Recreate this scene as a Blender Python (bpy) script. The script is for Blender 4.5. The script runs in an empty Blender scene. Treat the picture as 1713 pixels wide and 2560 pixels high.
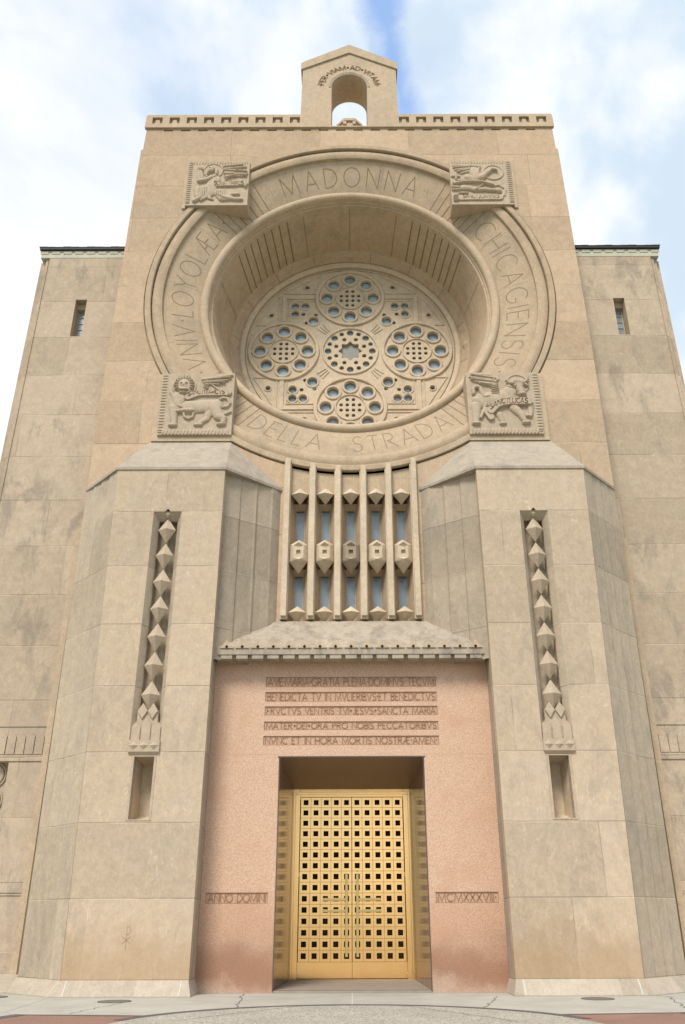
import bpy, bmesh, math, random
import numpy as np
from mathutils import Vector, Matrix
random.seed(7)
R = math.radians
sc = bpy.context.scene
COL = sc.collection

# ------------------------------------------------------------------ camera
CAM_Z = 1.44
cd = bpy.data.cameras.new('camera'); cam = bpy.data.objects.new('camera', cd); COL.objects.link(cam)
cd.sensor_fit = 'VERTICAL'; cd.sensor_height = 24.0; cd.sensor_width = 16.06
cd.lens = 2119.5 / 2560 * 24.0
cd.shift_x = -20.5 / 2560
cd.clip_end = 3000
cam.matrix_world = Matrix.Translation((0, -20.5, CAM_Z)) @ Matrix.Rotation(R(90 + 25.7), 4, 'X') @ Matrix.Rotation(R(-0.19), 4, 'Z')
sc.camera = cam

# ------------------------------------------------------------------ world: sky texture seen through thin bright cloud
SUN_EL, SUN_AZ = 50.0, -21.0          # azimuth from the viewer's back, towards the left
w = bpy.data.worlds.new('World'); sc.world = w; w.use_nodes = True
nt = w.node_tree; N = nt.nodes; L = nt.links
for n in list(N): N.remove(n)
def node(t, **k):
    n = N.new(t)
    for a, b in k.items(): setattr(n, a, b)
    return n
def wmath(op, a, b=None, c=None):
    n = node('ShaderNodeMath', operation=op)
    for i, v in enumerate((a, b, c)):
        if v is None: continue
        if isinstance(v, (int, float)): n.inputs[i].default_value = v
        else: L.new(v, n.inputs[i])
    return n.outputs[0]
def wsmooth(v, lo, hi):
    n = node('ShaderNodeMapRange', interpolation_type='SMOOTHSTEP'); L.new(v, n.inputs[0])
    n.inputs[1].default_value = lo; n.inputs[2].default_value = hi; return n.outputs[0]
sky = node('ShaderNodeTexSky', sky_type='NISHITA', sun_disc=False)
sky.sun_elevation = R(SUN_EL); sky.sun_rotation = R(180 + SUN_AZ * -1 * -1)
sky.ozone_density = 3.0; sky.air_density = 1.0; sky.dust_density = .6
skm = node('ShaderNodeVectorMath', operation='SCALE'); L.new(sky.outputs[0], skm.inputs[0]); skm.inputs[3].default_value = 0.30
tc = node('ShaderNodeTexCoord')
sep = node('ShaderNodeSeparateXYZ'); L.new(tc.outputs['Generated'], sep.inputs[0])
zc = wmath('MAXIMUM', sep.outputs[2], 0.03)
px = wmath('DIVIDE', sep.outputs[0], zc); py = wmath('DIVIDE', sep.outputs[1], zc)
def wnoise(scale, detail=5, rough=.55, dist=0.0, off=(0, 0, 0)):
    mp = node('ShaderNodeMapping'); L.new(tc.outputs['Generated'], mp.inputs[0]); mp.inputs['Location'].default_value = off
    n = node('ShaderNodeTexNoise'); L.new(mp.outputs[0], n.inputs['Vector'])
    n.inputs['Scale'].default_value = scale; n.inputs['Detail'].default_value = detail
    n.inputs['Roughness'].default_value = rough; n.inputs['Distortion'].default_value = dist
    return n.outputs[0]
n1 = wnoise(9, 6, .6)
line = wmath('ADD', wmath('MULTIPLY', wmath('SUBTRACT', py, .653), .22), .040)
dd = wmath('ABSOLUTE', wmath('SUBTRACT', px, line))
dd = wmath('ADD', dd, wmath('MULTIPLY', wmath('SUBTRACT', n1, .5), .10))
gap = wmath('SUBTRACT', 1.0, wsmooth(dd, .006, .042))
gap = wmath('MULTIPLY', gap, wmath('SUBTRACT', 1.0, wsmooth(py, .80, .90)))
n2 = wnoise(3.3, 6, .55, .4, (3.1, 1.7, .4))
thin = wmath('MULTIPLY', wsmooth(n2, .52, .76), .26)
blue = wmath('MAXIMUM', wmath('MULTIPLY', gap, .80), thin)
n3 = wnoise(4.5, 6, .5, .2, (7, 2, 5))
cl = node('ShaderNodeMix', data_type='RGBA'); L.new(wsmooth(n3, .40, .56), cl.inputs[0])
cl.inputs[6].default_value = (.52, .62, .72, 1); cl.inputs[7].default_value = (.78, .80, .815, 1)
mixs = node('ShaderNodeMix', data_type='RGBA'); L.new(blue, mixs.inputs[0]); L.new(cl.outputs[2], mixs.inputs[6]); L.new(skm.outputs[0], mixs.inputs[7])
bg = node('ShaderNodeBackground'); L.new(mixs.outputs[2], bg.inputs[0]); bg.inputs[1].default_value = 1.0
wo = node('ShaderNodeOutputWorld'); L.new(bg.outputs[0], wo.inputs[0])

# ------------------------------------------------------------------ sun behind thin cloud
sd = bpy.data.lights.new('sun', 'SUN'); sun = bpy.data.objects.new('sun', sd); COL.objects.link(sun)
sd.energy = 2.75; sd.angle = R(20); sd.color = (1.0, .93, .83)
sdir = Vector((math.sin(R(SUN_AZ)) * math.cos(R(SUN_EL)), -math.cos(R(SUN_AZ)) * math.cos(R(SUN_EL)), math.sin(R(SUN_EL))))
sun.rotation_euler = sdir.to_track_quat('Z', 'Y').to_euler()
sun.location = (-20, -30, 50)
sc.view_settings.view_transform = 'Standard'; sc.view_settings.look = 'None'
sc.view_settings.exposure = 0.40; sc.view_settings.gamma = 1.0

# ------------------------------------------------------------------ materials
class MT:
    def __init__(s, name):
        s.m = bpy.data.materials.new(name); s.m.use_nodes = True
        s.t = s.m.node_tree; s.N = s.t.nodes; s.L = s.t.links
        for n in list(s.N): s.N.remove(n)
        s.b = s.N.new('ShaderNodeBsdfPrincipled'); o = s.N.new('ShaderNodeOutputMaterial'); s.L.new(s.b.outputs[0], o.inputs[0])
        s.co = s.N.new('ShaderNodeTexCoord')
    def put(s, i, v):
        if isinstance(v, (int, float)): i.default_value = v
        elif isinstance(v, tuple): i.default_value = v if len(v) == 4 or i.type == 'VECTOR' else v + (1,)
        else: s.L.new(v, i)
    def math(s, op, a, b=None, c=None):
        n = s.N.new('ShaderNodeMath'); n.operation = op
        for i, v in enumerate((a, b, c)):
            if v is not None: s.put(n.inputs[i], v)
        return n.outputs[0]
    def sm(s, v, lo, hi, a=0.0, b=1.0):
        n = s.N.new('ShaderNodeMapRange'); n.interpolation_type = 'SMOOTHSTEP'; s.L.new(v, n.inputs[0])
        n.inputs[1].default_value = lo; n.inputs[2].default_value = hi; n.inputs[3].default_value = a; n.inputs[4].default_value = b
        return n.outputs[0]
    def noise(s, scale, detail=4, rough=.55, dist=0.0, sv=(1, 1, 1), off=(0, 0, 0), rot=(0, 0, 0)):
        mp = s.N.new('ShaderNodeMapping'); s.L.new(s.co.outputs['Object'], mp.inputs[0])
        mp.inputs['Scale'].default_value = sv; mp.inputs['Location'].default_value = off; mp.inputs['Rotation'].default_value = rot
        n = s.N.new('ShaderNodeTexNoise'); s.L.new(mp.outputs[0], n.inputs['Vector'])
        n.inputs['Scale'].default_value = scale; n.inputs['Detail'].default_value = detail
        n.inputs['Roughness'].default_value = rough; n.inputs['Distortion'].default_value = dist
        return n.outputs[0]
    def mix(s, f, a, b, mode='MIX'):
        n = s.N.new('ShaderNodeMix'); n.data_type = 'RGBA'; n.blend_type = mode
        s.put(n.inputs[0], f); s.put(n.inputs[6], a); s.put(n.inputs[7], b); return n.outputs[2]
    def mul(s, c, v):          # colour times scalar
        n = s.N.new('ShaderNodeVectorMath'); n.operation = 'SCALE'; s.put(n.inputs[0], c); s.put(n.inputs[3], v); return n.outputs[0]

def stone(name, base, alt, joints=None, stain=0.0, vein=.35, sv=1.0, grime=None, jdark=.62, off=0.0, streak=0.0):
    """limestone; joints=(course height, height of a joint, block width)"""
    k = MT(name)
    big = k.noise(.55, 5, .6, .3, off=(off, 0, 0)); med = k.noise(4.2, 7, .72, .4); fine = k.noise(38, 4, .7)
    col = k.mix(k.sm(big, .35, .65), base, alt)
    col = k.mul(col, k.sm(med, .32, .68, .915, 1.075))
    col = k.mul(col, k.sm(fine, .33, .67, .91, 1.08))
    col = k.mul(col, k.sm(k.noise(13, 4, .7, .3, sv=(1, 1, .7)), .34, .66, .95, 1.045))
    gp = k.noise(.8, 7, .62, .8, off=(6 + off, 3, 1))
    col = k.mix(k.sm(gp, .50, .68, 0, .16), col, tuple(sum(base) / 3 * f for f in (1.06, .99, .86)))
    # pale fossil flecks and tooling veins
    v = k.noise(4.2, 8, .74, 2.4, sv=(1, 1, .45), rot=(0, .7, 0)); v2 = k.noise(.9, 3, .5)
    ve = k.math('MULTIPLY', k.sm(v, .54, .66), k.sm(v2, .38, .60))
    v3 = k.noise(22, 5, .7, 2.2, sv=(1, 1, .35), rot=(0, .8, 0))
    ve = k.math('MAXIMUM', ve, k.math('MULTIPLY', k.sm(v3, .58, .70), .8))
    col = k.mix(k.math('MULTIPLY', ve, vein), col, tuple(min(1, c * 1.38 + .05) for c in base))
    hgt = k.math('ADD', k.math('MULTIPLY', fine, .35), k.math('MULTIPLY', med, .5))
    if joints:
        h, z0, bw = joints
        uv = k.N.new('ShaderNodeUVMap'); sp = k.N.new('ShaderNodeSeparateXYZ'); k.L.new(uv.outputs[0], sp.inputs[0])
        vv = k.math('DIVIDE', k.math('SUBTRACT', sp.outputs[1], z0), h)
        row = k.math('FLOOR', vv); fr = k.math('SUBTRACT', vv, row)
        dz = k.math('MULTIPLY', k.math('MINIMUM', fr, k.math('SUBTRACT', 1.0, fr)), h)
        wn = k.N.new('ShaderNodeTexWhiteNoise'); wn.noise_dimensions = '1D'; k.L.new(k.math('ADD', row, 3.37 + off), wn.inputs['W'])
        wi = k.math('ADD', bw * .75, k.math('MULTIPLY', wn.outputs[0], bw * .6))
        uu = k.math('DIVIDE', k.math('ADD', sp.outputs[0], k.math('MULTIPLY', wn.outputs[0], 9.0)), wi)
        cu = k.math('FLOOR', uu); fu = k.math('SUBTRACT', uu, cu)
        du = k.math('MULTIPLY', k.math('MINIMUM', fu, k.math('SUBTRACT', 1.0, fu)), wi)
        d = k.math('MINIMUM', dz, k.math('MULTIPLY', du, 1.25))
        jm = k.sm(d, .006, .018, 1.0, 0.0)
        wn2 = k.N.new('ShaderNodeTexWhiteNoise'); wn2.noise_dimensions = '2D'
        cb = k.N.new('ShaderNodeCombineXYZ'); k.L.new(k.math('ADD', cu, .5), cb.inputs[0]); k.L.new(k.math('ADD', row, .5), cb.inputs[1]); k.L.new(cb.outputs[0], wn2.inputs['Vector'])
        col = k.mul(col, k.math('ADD', .885, k.math('MULTIPLY', wn2.outputs[0], .23)))
        col = k.mix(k.math('MULTIPLY', k.math('SUBTRACT', wn2.outputs[0], .4), .35), col, tuple(c * d for c, d in zip(base, (.95, .98, 1.08))))
        jn = k.noise(.8, 3, .5, off=(5, 5, 5))
        jc = k.mix(k.sm(jn, .44, .58), tuple(c * jdark for c in base), tuple(min(1, c * 1.12) for c in base))
        col = k.mix(k.math('MULTIPLY', jm, .68), col, jc)
        hgt = k.math('SUBTRACT', hgt, k.math('MULTIPLY', jm, 1.4))
    if stain:
        s1 = k.noise(1.6, 9, .72, .5, sv=(1, 1, .42), off=(2 + off, 0, 3)); s2 = k.noise(.33, 3, .5, off=(9 + off, 1, 2)); s3 = k.noise(7, 5, .8)
        st = k.math('MULTIPLY', k.sm(s1, .47, .62), k.sm(s2, .42, .58)); st = k.math('MULTIPLY', st, k.sm(s3, .28, .6, .5, 1))
        col = k.mix(k.math('MULTIPLY', st, stain), col, tuple(c * f for c, f in zip(base, (.42, .46, .52))))
    if streak:
        s1 = k.noise(3.0, 6, .65, .2, sv=(1, 1, .22), off=(4, 2, 1)); s2 = k.noise(26, 4, .7, .1, sv=(1, 1, .12))
        st = k.math('MULTIPLY', k.sm(s1, .45, .68), k.sm(s2, .3, .6, .5, 1))
        col = k.mix(k.math('MULTIPLY', st, streak), col, tuple(c * f for c, f in zip(base, (.36, .37, .40))))
    if grime:                     # brown soiling rising from the pavement
        sp2 = k.N.new('ShaderNodeSeparateXYZ'); k.L.new(k.co.outputs['Object'], sp2.inputs[0])
        zz = k.math('ADD', sp2.outputs[2], k.math('MULTIPLY', k.math('SUBTRACT', k.noise(1.4, 6, .6, .5), .5), 1.9))
        g = k.sm(zz, grime[0], grime[1], 1.0, 0.0)
        col = k.mix(k.math('MULTIPLY', g, grime[2]), col, grime[3])
    k.put(k.b.inputs['Base Color'], col); k.b.inputs['Roughness'].default_value = .9
    k.b.inputs['Specular IOR Level'].default_value = .25
    bp = k.N.new('ShaderNodeBump'); bp.inputs['Strength'].default_value = .35; bp.inputs['Distance'].default_value = .02 * sv
    k.L.new(hgt, bp.inputs['Height']); k.L.new(bp.outputs[0], k.b.inputs['Normal'])
    return k.m

BUFF = (.475, .378, .275); BUFF2 = (.488, .384, .274)
WARM = (.468, .345, .232); WARM2 = (.48, .36, .245)
GREY = (.42, .36, .28)
M = {}
M['tower'] = stone('warm limestone blocks', WARM, WARM2, (1.49, 14.22, 3.1), stain=.15, vein=.28, off=1.0)
M['pier'] = stone('buff limestone blocks', BUFF, BUFF2, (1.577, .30, 3.4), stain=.25, vein=.6, grime=(.4, 1.9, .5, (.36, .235, .12)))
M['facet'] = stone('tooled limestone facets', (.445, .36, .262), (.415, .342, .258), (1.577, .30, 60), stain=.3, vein=.45, off=4.0)
M['innerflank'] = stone('grey shaded flank stone', (.36, .30, .225), (.385, .315, .235), (1.577, .30, 60), stain=.3, vein=.4, off=3.0)  # grey staining and the inner flanks' shade both put into this darker colour
M['wing'] = stone('weathered limestone blocks', (.455, .362, .264), (.44, .348, .254), (1.49, 14.20, 3.6), stain=.55, vein=.45, off=2.0)
M['plain'] = stone('dressed limestone', (.49, .38, .265), (.455, .355, .25), None, stain=.15, vein=.2)
M['carved'] = stone('carved limestone', (.455, .365, .268), (.43, .345, .255), None, vein=.1)
M['ring'] = stone('ring limestone', (.45, .345, .235), (.42, .32, .22), None, stain=.3, vein=.15)
M['tracery'] = stone('tracery limestone', (.57, .465, .34), (.52, .42, .305), None, stain=.25, vein=.15)
M['roofstone'] = stone('rain streaked grey stone', (.40, .34, .265), (.365, .31, .245), None, stain=.2, vein=.25, streak=.6)
M['capstone'] = stone('grey cap stone', (.38, .325, .255), (.35, .30, .24), None, stain=.45, vein=.3)
M['plinth'] = stone('pale plinth stone', (.42, .36, .285), (.39, .33, .26), (9.0, -4, 2.6), stain=.1, vein=.3, jdark=1.3)

def simple(name, col, rough=.6, metal=0.0, var=.12, scale=12, bump=0.0, spec=.5):
    k = MT(name)
    n = k.noise(scale, 5, .6)
    c = k.mul(col, k.math('ADD', 1 - var, k.math('MULTIPLY', n, var * 2)))
    k.put(k.b.inputs['Base Color'], c); k.b.inputs['Metallic'].default_value = metal
    k.put(k.b.inputs['Roughness'], k.math('ADD', rough - .05, k.math('MULTIPLY', n, .1)))
    k.b.inputs['Specular IOR Level'].default_value = spec
    if bump:
        bp = k.N.new('ShaderNodeBump'); bp.inputs['Strength'].default_value = bump; bp.inputs['Distance'].default_value = .01
        k.L.new(n, bp.inputs['Height']); k.L.new(bp.outputs[0], k.b.inputs['Normal'])
    return k.m
M['groove'] = simple('painted groove shade', (.20, .14, .08), .95, var=.3)  # for strips laid on the stone: shade and dirt of cuts as colour
M['softgroove'] = simple('soft painted groove shade', (.25, .18, .11), .95, var=.3)  # brown strips on the surface, the shade of shallow cuts in their colour
M['stained'] = stone('soot stained carving', (.27, .215, .155), (.33, .265, .19), None, stain=.5, vein=.1)
M['glass'] = simple('sky tinted glass', (.31, .39, .45), .16, var=.7, scale=1.3, spec=.9)  # pale blue-grey base colour stands in for the reflected sky
M['screenglass'] = simple('blue grey window glass', (.24, .30, .34), .22, var=.6, scale=2, spec=.8)
M['roof'] = simple('black roof edge', (.012, .013, .015), .7)
M['copper'] = simple('pale verdigris copper', (.46, .44, .35), .8, var=.25, scale=5)
M['gold'] = simple('polished gilt bronze', (1.0, .60, .245), .18, 1.0, var=.06, scale=2.5)
_g = M['gold'].node_tree; _n = _g.nodes.new('ShaderNodeTexNoise'); _n.inputs['Scale'].default_value = 1.6; _n.inputs['Detail'].default_value = 3
_tc = _g.nodes.new('ShaderNodeTexCoord'); _g.links.new(_tc.outputs['Object'], _n.inputs['Vector'])
_b = _g.nodes.new('ShaderNodeBump'); _b.inputs['Strength'].default_value = .12; _b.inputs['Distance'].default_value = .02
_g.links.new(_n.outputs[0], _b.inputs['Height'])
for q in _g.nodes:
    if q.type == 'BSDF_PRINCIPLED': _g.links.new(_b.outputs[0], q.inputs['Normal'])
M['golddark'] = simple('gilt seam', (.48, .28, .09), .5, 1.0)
M['handle'] = simple('satin brass bar', (.74, .52, .21), .32, 1.0, var=.08)
M['stud'] = simple('dark bronze stud', (.035, .022, .018), .28, .3, spec=.8)
M['black'] = simple('black for unlit holes', (.01, .009, .008), .9)  # black colour stands in for the darkness inside holes
M['iron'] = simple('grey cast iron lid', (.16, .15, .135), .7, .2, var=.25, bump=.3)
M['mortar'] = simple('white mortar', (.50, .485, .45), .9)

def granite(name, rough, grime=None, dark=1.0, spec=.5):
    k = MT(name)
    a = k.noise(44, 2, .6); b = k.noise(60, 2, .7, off=(3, 3, 3)); big = k.noise(.9, 5, .6, .6)
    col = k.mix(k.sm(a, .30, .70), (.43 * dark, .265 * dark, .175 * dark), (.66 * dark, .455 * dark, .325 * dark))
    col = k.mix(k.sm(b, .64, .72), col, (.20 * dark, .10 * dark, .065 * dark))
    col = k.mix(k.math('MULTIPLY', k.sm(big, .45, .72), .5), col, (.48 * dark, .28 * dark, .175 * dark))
    if grime:
        sp2 = k.N.new('ShaderNodeSeparateXYZ'); k.L.new(k.co.outputs['Object'], sp2.inputs[0])
        zz = k.math('ADD', sp2.outputs[2], k.math('MULTIPLY', k.math('SUBTRACT', k.noise(.8, 5, .6, .4, off=(2, 0, 7)), .5), 1.2))
        band = k.math('MULTIPLY', k.sm(zz, -.05, .35), k.sm(zz, .45, 1.45, 1, 0))
        col = k.mix(k.math('MULTIPLY', band, .74), col, (.235, .105, .055))
        up = k.math('MULTIPLY', k.sm(zz, .9, 1.3), k.sm(zz, 1.5, 2.2, 1, 0))
        col = k.mix(k.math('MULTIPLY', up, .25), col, (.36, .16, .09))
        col = k.mix(k.math('MULTIPLY', k.sm(zz, -.1, .35, 1, 0), .55), col, (.33, .25, .21))
    k.put(k.b.inputs['Base Color'], col); k.b.inputs['Roughness'].default_value = rough; k.b.inputs['Specular IOR Level'].default_value = spec
    return k.m
M['granite'] = granite('pink granite', .55, True)
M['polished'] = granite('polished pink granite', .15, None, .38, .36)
M['granitecut'] = granite('rough pink granite cut', .9, None, .90, .2)
M['graniteletter'] = simple('painted letter shade', (.30, .165, .10), .9, var=.2)  # letter and panel edge strips: shade and dirt of cuts put into colour

def paving(name, a, b, scale, joints=False, r=.85):
    k = MT(name)
    n = k.noise(scale, 5, .7); g = k.noise(.9, 5, .6, .5); p = k.noise(2.2, 4, .6)
    col = k.mix(k.sm(n, .35, .65), a, b)
    col = k.mul(col, k.math('ADD', .72, k.math('MULTIPLY', g, .55)))
    col = k.mul(col, k.math('ADD', .88, k.math('MULTIPLY', p, .24)))
    k.put(k.b.inputs['Base Color'], col); k.b.inputs['Roughness'].default_value = r
    bp = k.N.new('ShaderNodeBump'); bp.inputs['Strength'].default_value = .4; bp.inputs['Distance'].default_value = .004
    k.L.new(n, bp.inputs['Height']); k.L.new(bp.outputs[0], k.b.inputs['Normal'])
    return k.m
M['concrete'] = paving('grey concrete', (.36, .34, .295), (.42, .40, .35), 30)
M['aggregate'] = paving('exposed aggregate', (.15, .13, .105), (.56, .52, .44), 40)
M['redpave'] = paving('red brown paving', (.21, .115, .085), (.29, .165, .125), 60)
M['darkband'] = paving('dark granite band', (.085, .07, .068), (.12, .10, .095), 60)
M['ground'] = paving('distant lawn and paving', (.16, .17, .11), (.26, .26, .19), 3)

# ------------------------------------------------------------------ helpers
def finish(o, parent, label=None, cat=None, group=None, kind=None):
    if parent is not None: o.parent = parent
    if label: o['label'] = label
    if cat: o['category'] = cat
    if group: o['group'] = group
    if kind: o['kind'] = kind
    return o
def uvmap(me):
    uvl = me.uv_layers.new(name='UVMap')
    for p in me.polygons:
        n = p.normal
        if abs(n.z) < .8:
            h = Vector((-n.y, n.x)); h.normalize()
            if h.x < 0 or (abs(h.x) < 1e-4 and h.y < 0): h = -h
            for li in p.loop_indices:
                c = me.vertices[me.loops[li].vertex_index].co
                uvl.data[li].uv = (c.x * h.x + c.y * h.y, c.z)
        else:
            for li in p.loop_indices:
                c = me.vertices[me.loops[li].vertex_index].co
                uvl.data[li].uv = (c.x, c.z)
class MB:
    def __init__(s): s.v = []; s.f = []; s.sm = []
    def poly(s, pts, smooth=False):
        i = len(s.v); s.v += [tuple(p) for p in pts]; s.f.append(tuple(range(i, i + len(pts)))); s.sm.append(smooth); return s
    def mesh(s, vs, fs, smooth=False):
        i = len(s.v); s.v += [tuple(p) for p in vs]
        for f in fs: s.f.append(tuple(i + j for j in f)); s.sm.append(smooth)
        return s
    def box(s, x0, x1, y0, y1, z0, z1):
        if x0 > x1: x0, x1 = x1, x0
        vs = [(x, y, z) for z in (z0, z1) for y in (y0, y1) for x in (x0, x1)]
        return s.mesh(vs, [(0, 2, 3, 1), (4, 5, 7, 6), (0, 1, 5, 4), (2, 6, 7, 3), (0, 4, 6, 2), (1, 3, 7, 5)])
    def prism(s, plan, z0, z1, cap=True):
        n = len(plan); vs = [(x, y, z0) for x, y in plan] + [(x, y, z1) for x, y in plan]
        fs = [(i, (i + 1) % n, n + (i + 1) % n, n + i) for i in range(n)]
        if cap: fs += [tuple(range(n))[::-1], tuple(range(n, 2 * n))]
        return s.mesh(vs, fs)
    def extrude(s, pts, y0, y1):         # outline in x,z given; depth along y
        n = len(pts); vs = [(x, y0, z) for x, z in pts] + [(x, y1, z) for x, z in pts]
        fs = [(i, (i + 1) % n, n + (i + 1) % n, n + i) for i in range(n)] + [tuple(range(n)), tuple(range(n, 2 * n))[::-1]]
        return s.mesh(vs, fs)
    def pyramid(s, cx, cz, hw, hh, y, tip, bot=None):   # four sided stud on plane y, tip towards the viewer
        p = [(cx - hw, y, cz), (cx, y, cz + hh), (cx + hw, y, cz), (cx, y, cz - (bot or hh))]; t = (cx, y - tip, cz)
        for i in range(4): s.poly([p[i], p[(i + 1) % 4], t])
        return s
    def revolve(s, prof, cz, n=144, a0=0, a1=2 * math.pi, smooth=True):
        full = abs(a1 - a0 - 2 * math.pi) < 1e-6; m = n if full else n + 1; vs = []
        for i in range(m):
            a = a0 + (a1 - a0) * i / n
            for r, y in prof: vs.append((r * math.sin(a), y, cz + r * math.cos(a)))
        q = len(prof); fs = []
        for i in range(n):
            j = (i + 1) % m
            for k in range(q - 1): fs.append((i * q + k, i * q + k + 1, j * q + k + 1, j * q + k))
        return s.mesh(vs, fs, smooth)
    def split(s, name, mat, parent=None, **k):
        par = list(range(len(s.f))); key = {}
        def find(a):
            while par[a] != a: par[a] = par[par[a]]; a = par[a]
            return a
        for i, f in enumerate(s.f):
            for v in f:
                q = tuple(round(c, 3) for c in s.v[v])
                if q in key: par[find(i)] = find(key[q])
                else: key[q] = i
        groups = {}
        for i in range(len(s.f)): groups.setdefault(find(i), []).append(i)
        out = []
        for g in groups.values():
            m = MB()
            for i in g: m.poly([s.v[v] for v in s.f[i]], s.sm[i])
            out.append(m.build(name, mat, parent, **k))
        return out
    def build(s, name, mat, parent=None, fix=True, bevel=0, **k):
        me = bpy.data.meshes.new(name); me.from_pydata(s.v, [], s.f); me.update()
        bm = bmesh.new(); bm.from_mesh(me)
        for f, q in zip(bm.faces, s.sm): f.smooth = q
        if fix:
            bmesh.ops.remove_doubles(bm, verts=bm.verts, dist=1e-4)
            bmesh.ops.recalc_face_normals(bm, faces=bm.faces)
        if bevel:
            es = [e for e in bm.edges if len(e.link_faces) == 2 and e.calc_face_angle(0) > .5]
            bmesh.ops.bevel(bm, geom=es, offset=bevel, segments=2, affect='EDGES', profile=.6)
        bm.to_mesh(me); bm.free()
        if any(s.sm):
            try: me.set_sharp_from_angle(angle=R(32))
            except Exception: pass
        uvmap(me); me.materials.append(mat)
        o = bpy.data.objects.new(name, me); COL.objects.link(o)
        return finish(o, parent, **k)

def plate_mesh(outline, holes, y0, y1, bevel=0.0):
    """flat slab in the x,z plane with polygonal holes, front at y0, back at y1 -> (verts, faces)"""
    cu = bpy.data.curves.new('c', 'CURVE'); cu.dimensions = '2D'; cu.fill_mode = 'BOTH'
    cu.extrude = max(.0001, (y1 - y0) / 2 - bevel); cu.bevel_depth = bevel; cu.bevel_resolution = 0; cu.offset = -bevel if bevel else 0
    for pl in [outline] + list(holes):
        sp = cu.splines.new('POLY'); sp.points.add(len(pl) - 1); sp.use_cyclic_u = True
        for q, (x, z) in zip(sp.points, pl): q.co = (x, z, 0, 1)
    o = bpy.data.objects.new('c', cu); COL.objects.link(o)
    dg = bpy.context.evaluated_depsgraph_get(); me = bpy.data.meshes.new_from_object(o.evaluated_get(dg))
    ym = (y0 + y1) / 2
    vs = [(v.co.x, ym - v.co.z, v.co.y) for v in me.vertices]; fs = [tuple(p.vertices) for p in me.polygons]
    bpy.data.objects.remove(o); bpy.data.meshes.remove(me); bpy.data.curves.remove(cu)
    return vs, fs
def circ(cx, cz, r, n=24, a0=0.0):
    return [(cx + r * math.cos(a0 + 2 * math.pi * i / n), cz + r * math.sin(a0 + 2 * math.pi * i / n)) for i in range(n)]
def rect(x0, x1, z0, z1):
    if x0 > x1: x0, x1 = x1, x0
    return [(x0, z0), (x1, z0), (x1, z1), (x0, z1)]

# single line lettering -----------------------------------------------------
def arcp(cx, cy, rx, ry, a, b, n=12):
    return [(cx + rx * math.cos(R(a + (b - a) * i / n)), cy + ry * math.sin(R(a + (b - a) * i / n))) for i in range(n + 1)]
GL = {
 'A': (.72, [[(0, 0), (.36, 1), (.72, 0)], [(.13, .32), (.6, .32)]]),
 'B': (.5, [[(0, 0), (0, 1), (.2, 1)] + arcp(.2, .76, .26, .24, 90, -90, 7) + [(0, .52)], [(.2, .52)] + arcp(.22, .26, .28, .26, 90, -90, 7) + [(0, 0)]]),
 'C': (.72, [arcp(.42, .5, .42, .5, 50, 310, 16)]),
 'D': (.66, [[(0, 0), (0, 1), (.14, 1)] + arcp(.14, .5, .52, .5, 90, -90, 14) + [(0, 0)]]),
 'E': (.45, [[(.45, 1), (0, 1), (0, 0), (.45, 0)], [(0, .52), (.36, .52)]]),
 'F': (.45, [[(.45, 1), (0, 1), (0, 0)], [(0, .52), (.36, .52)]]),
 'G': (.8, [arcp(.42, .5, .42, .5, 50, 330, 18) + [(.78, .42), (.52, .42)]]),
 'H': (.62, [[(0, 0), (0, 1)], [(.62, 0), (.62, 1)], [(0, .5), (.62, .5)]]),
 'I': (.02, [[(0, 0), (0, 1)]]),
 'J': (.3, [[(.3, 1), (.3, .15), (.15, 0), (0, .1)]]),
 'L': (.42, [[(0, 1), (0, 0), (.42, 0)]]),
 'M': (.9, [[(0, 0), (.08, 1), (.45, .08), (.82, 1), (.9, 0)]]),
 'N': (.66, [[(0, 0), (0, 1), (.66, 0), (.66, 1)]]),
 'O': (.86, [arcp(.43, .5, .43, .5, 0, 360, 24)]),
 'P': (.5, [[(0, 0), (0, 1), (.2, 1)] + arcp(.2, .75, .28, .25, 90, -90, 8) + [(0, .5)]]),
 'R': (.58, [[(0, 0), (0, 1), (.2, 1)] + arcp(.2, .75, .28, .25, 90, -90, 8) + [(0, .5), (.16, .5), (.58, 0)]]),
 'S': (.5, [arcp(.27, .75, .23, .25, 30, 250, 10) + arcp(.25, .25, .25, .25, 80, -150, 12)]),
 'T': (.6, [[(0, 1), (.6, 1)], [(.3, 1), (.3, 0)]]),
 'U': (.6, [[(0, 1), (0, .3)] + arcp(.3, .3, .3, .3, 180, 360, 8) + [(.6, 1)]]),
 'V': (.7, [[(0, 1), (.35, 0), (.7, 1)]]),
 'X': (.6, [[(0, 0), (.6, 1)], [(0, 1), (.6, 0)]]),
 'Y': (.66, [[(0, 1), (.33, .5), (.66, 1)], [(.33, .5), (.33, 0)]]),
 '+': (.36, [[(0, .5), (.36, .5)], [(.18, .28), (.18, .72)]]),
 '.': (.12, [[(.0, .5), (.12, .5)], [(.06, .44), (.06, .56)]]),
 '*': (.42, [[(0, .5), (.04, .5)], [(.19, .62), (.23, .62)], [(.19, .38), (.23, .38)], [(.19, .5), (.23, .5)], [(.38, .5), (.42, .5)]]),
 'Q': (.95, [[(.5, 1), (.0, 0)], [(.95, 1), (.5, 1), (.5, 0), (.95, 0)], [(.5, .52), (.86, .52)], [(.2, .36), (.5, .36)]]),   # the AE ligature
 ' ': (.35, [])}
def strokes(text, gap=.2):
    out = []; x = 0.0
    for ch in text:
        wd, ps = GL[ch]
        for p in ps: out.append([(x + a, b) for a, b in p])
        x += wd + gap
    return out, x - gap
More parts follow.
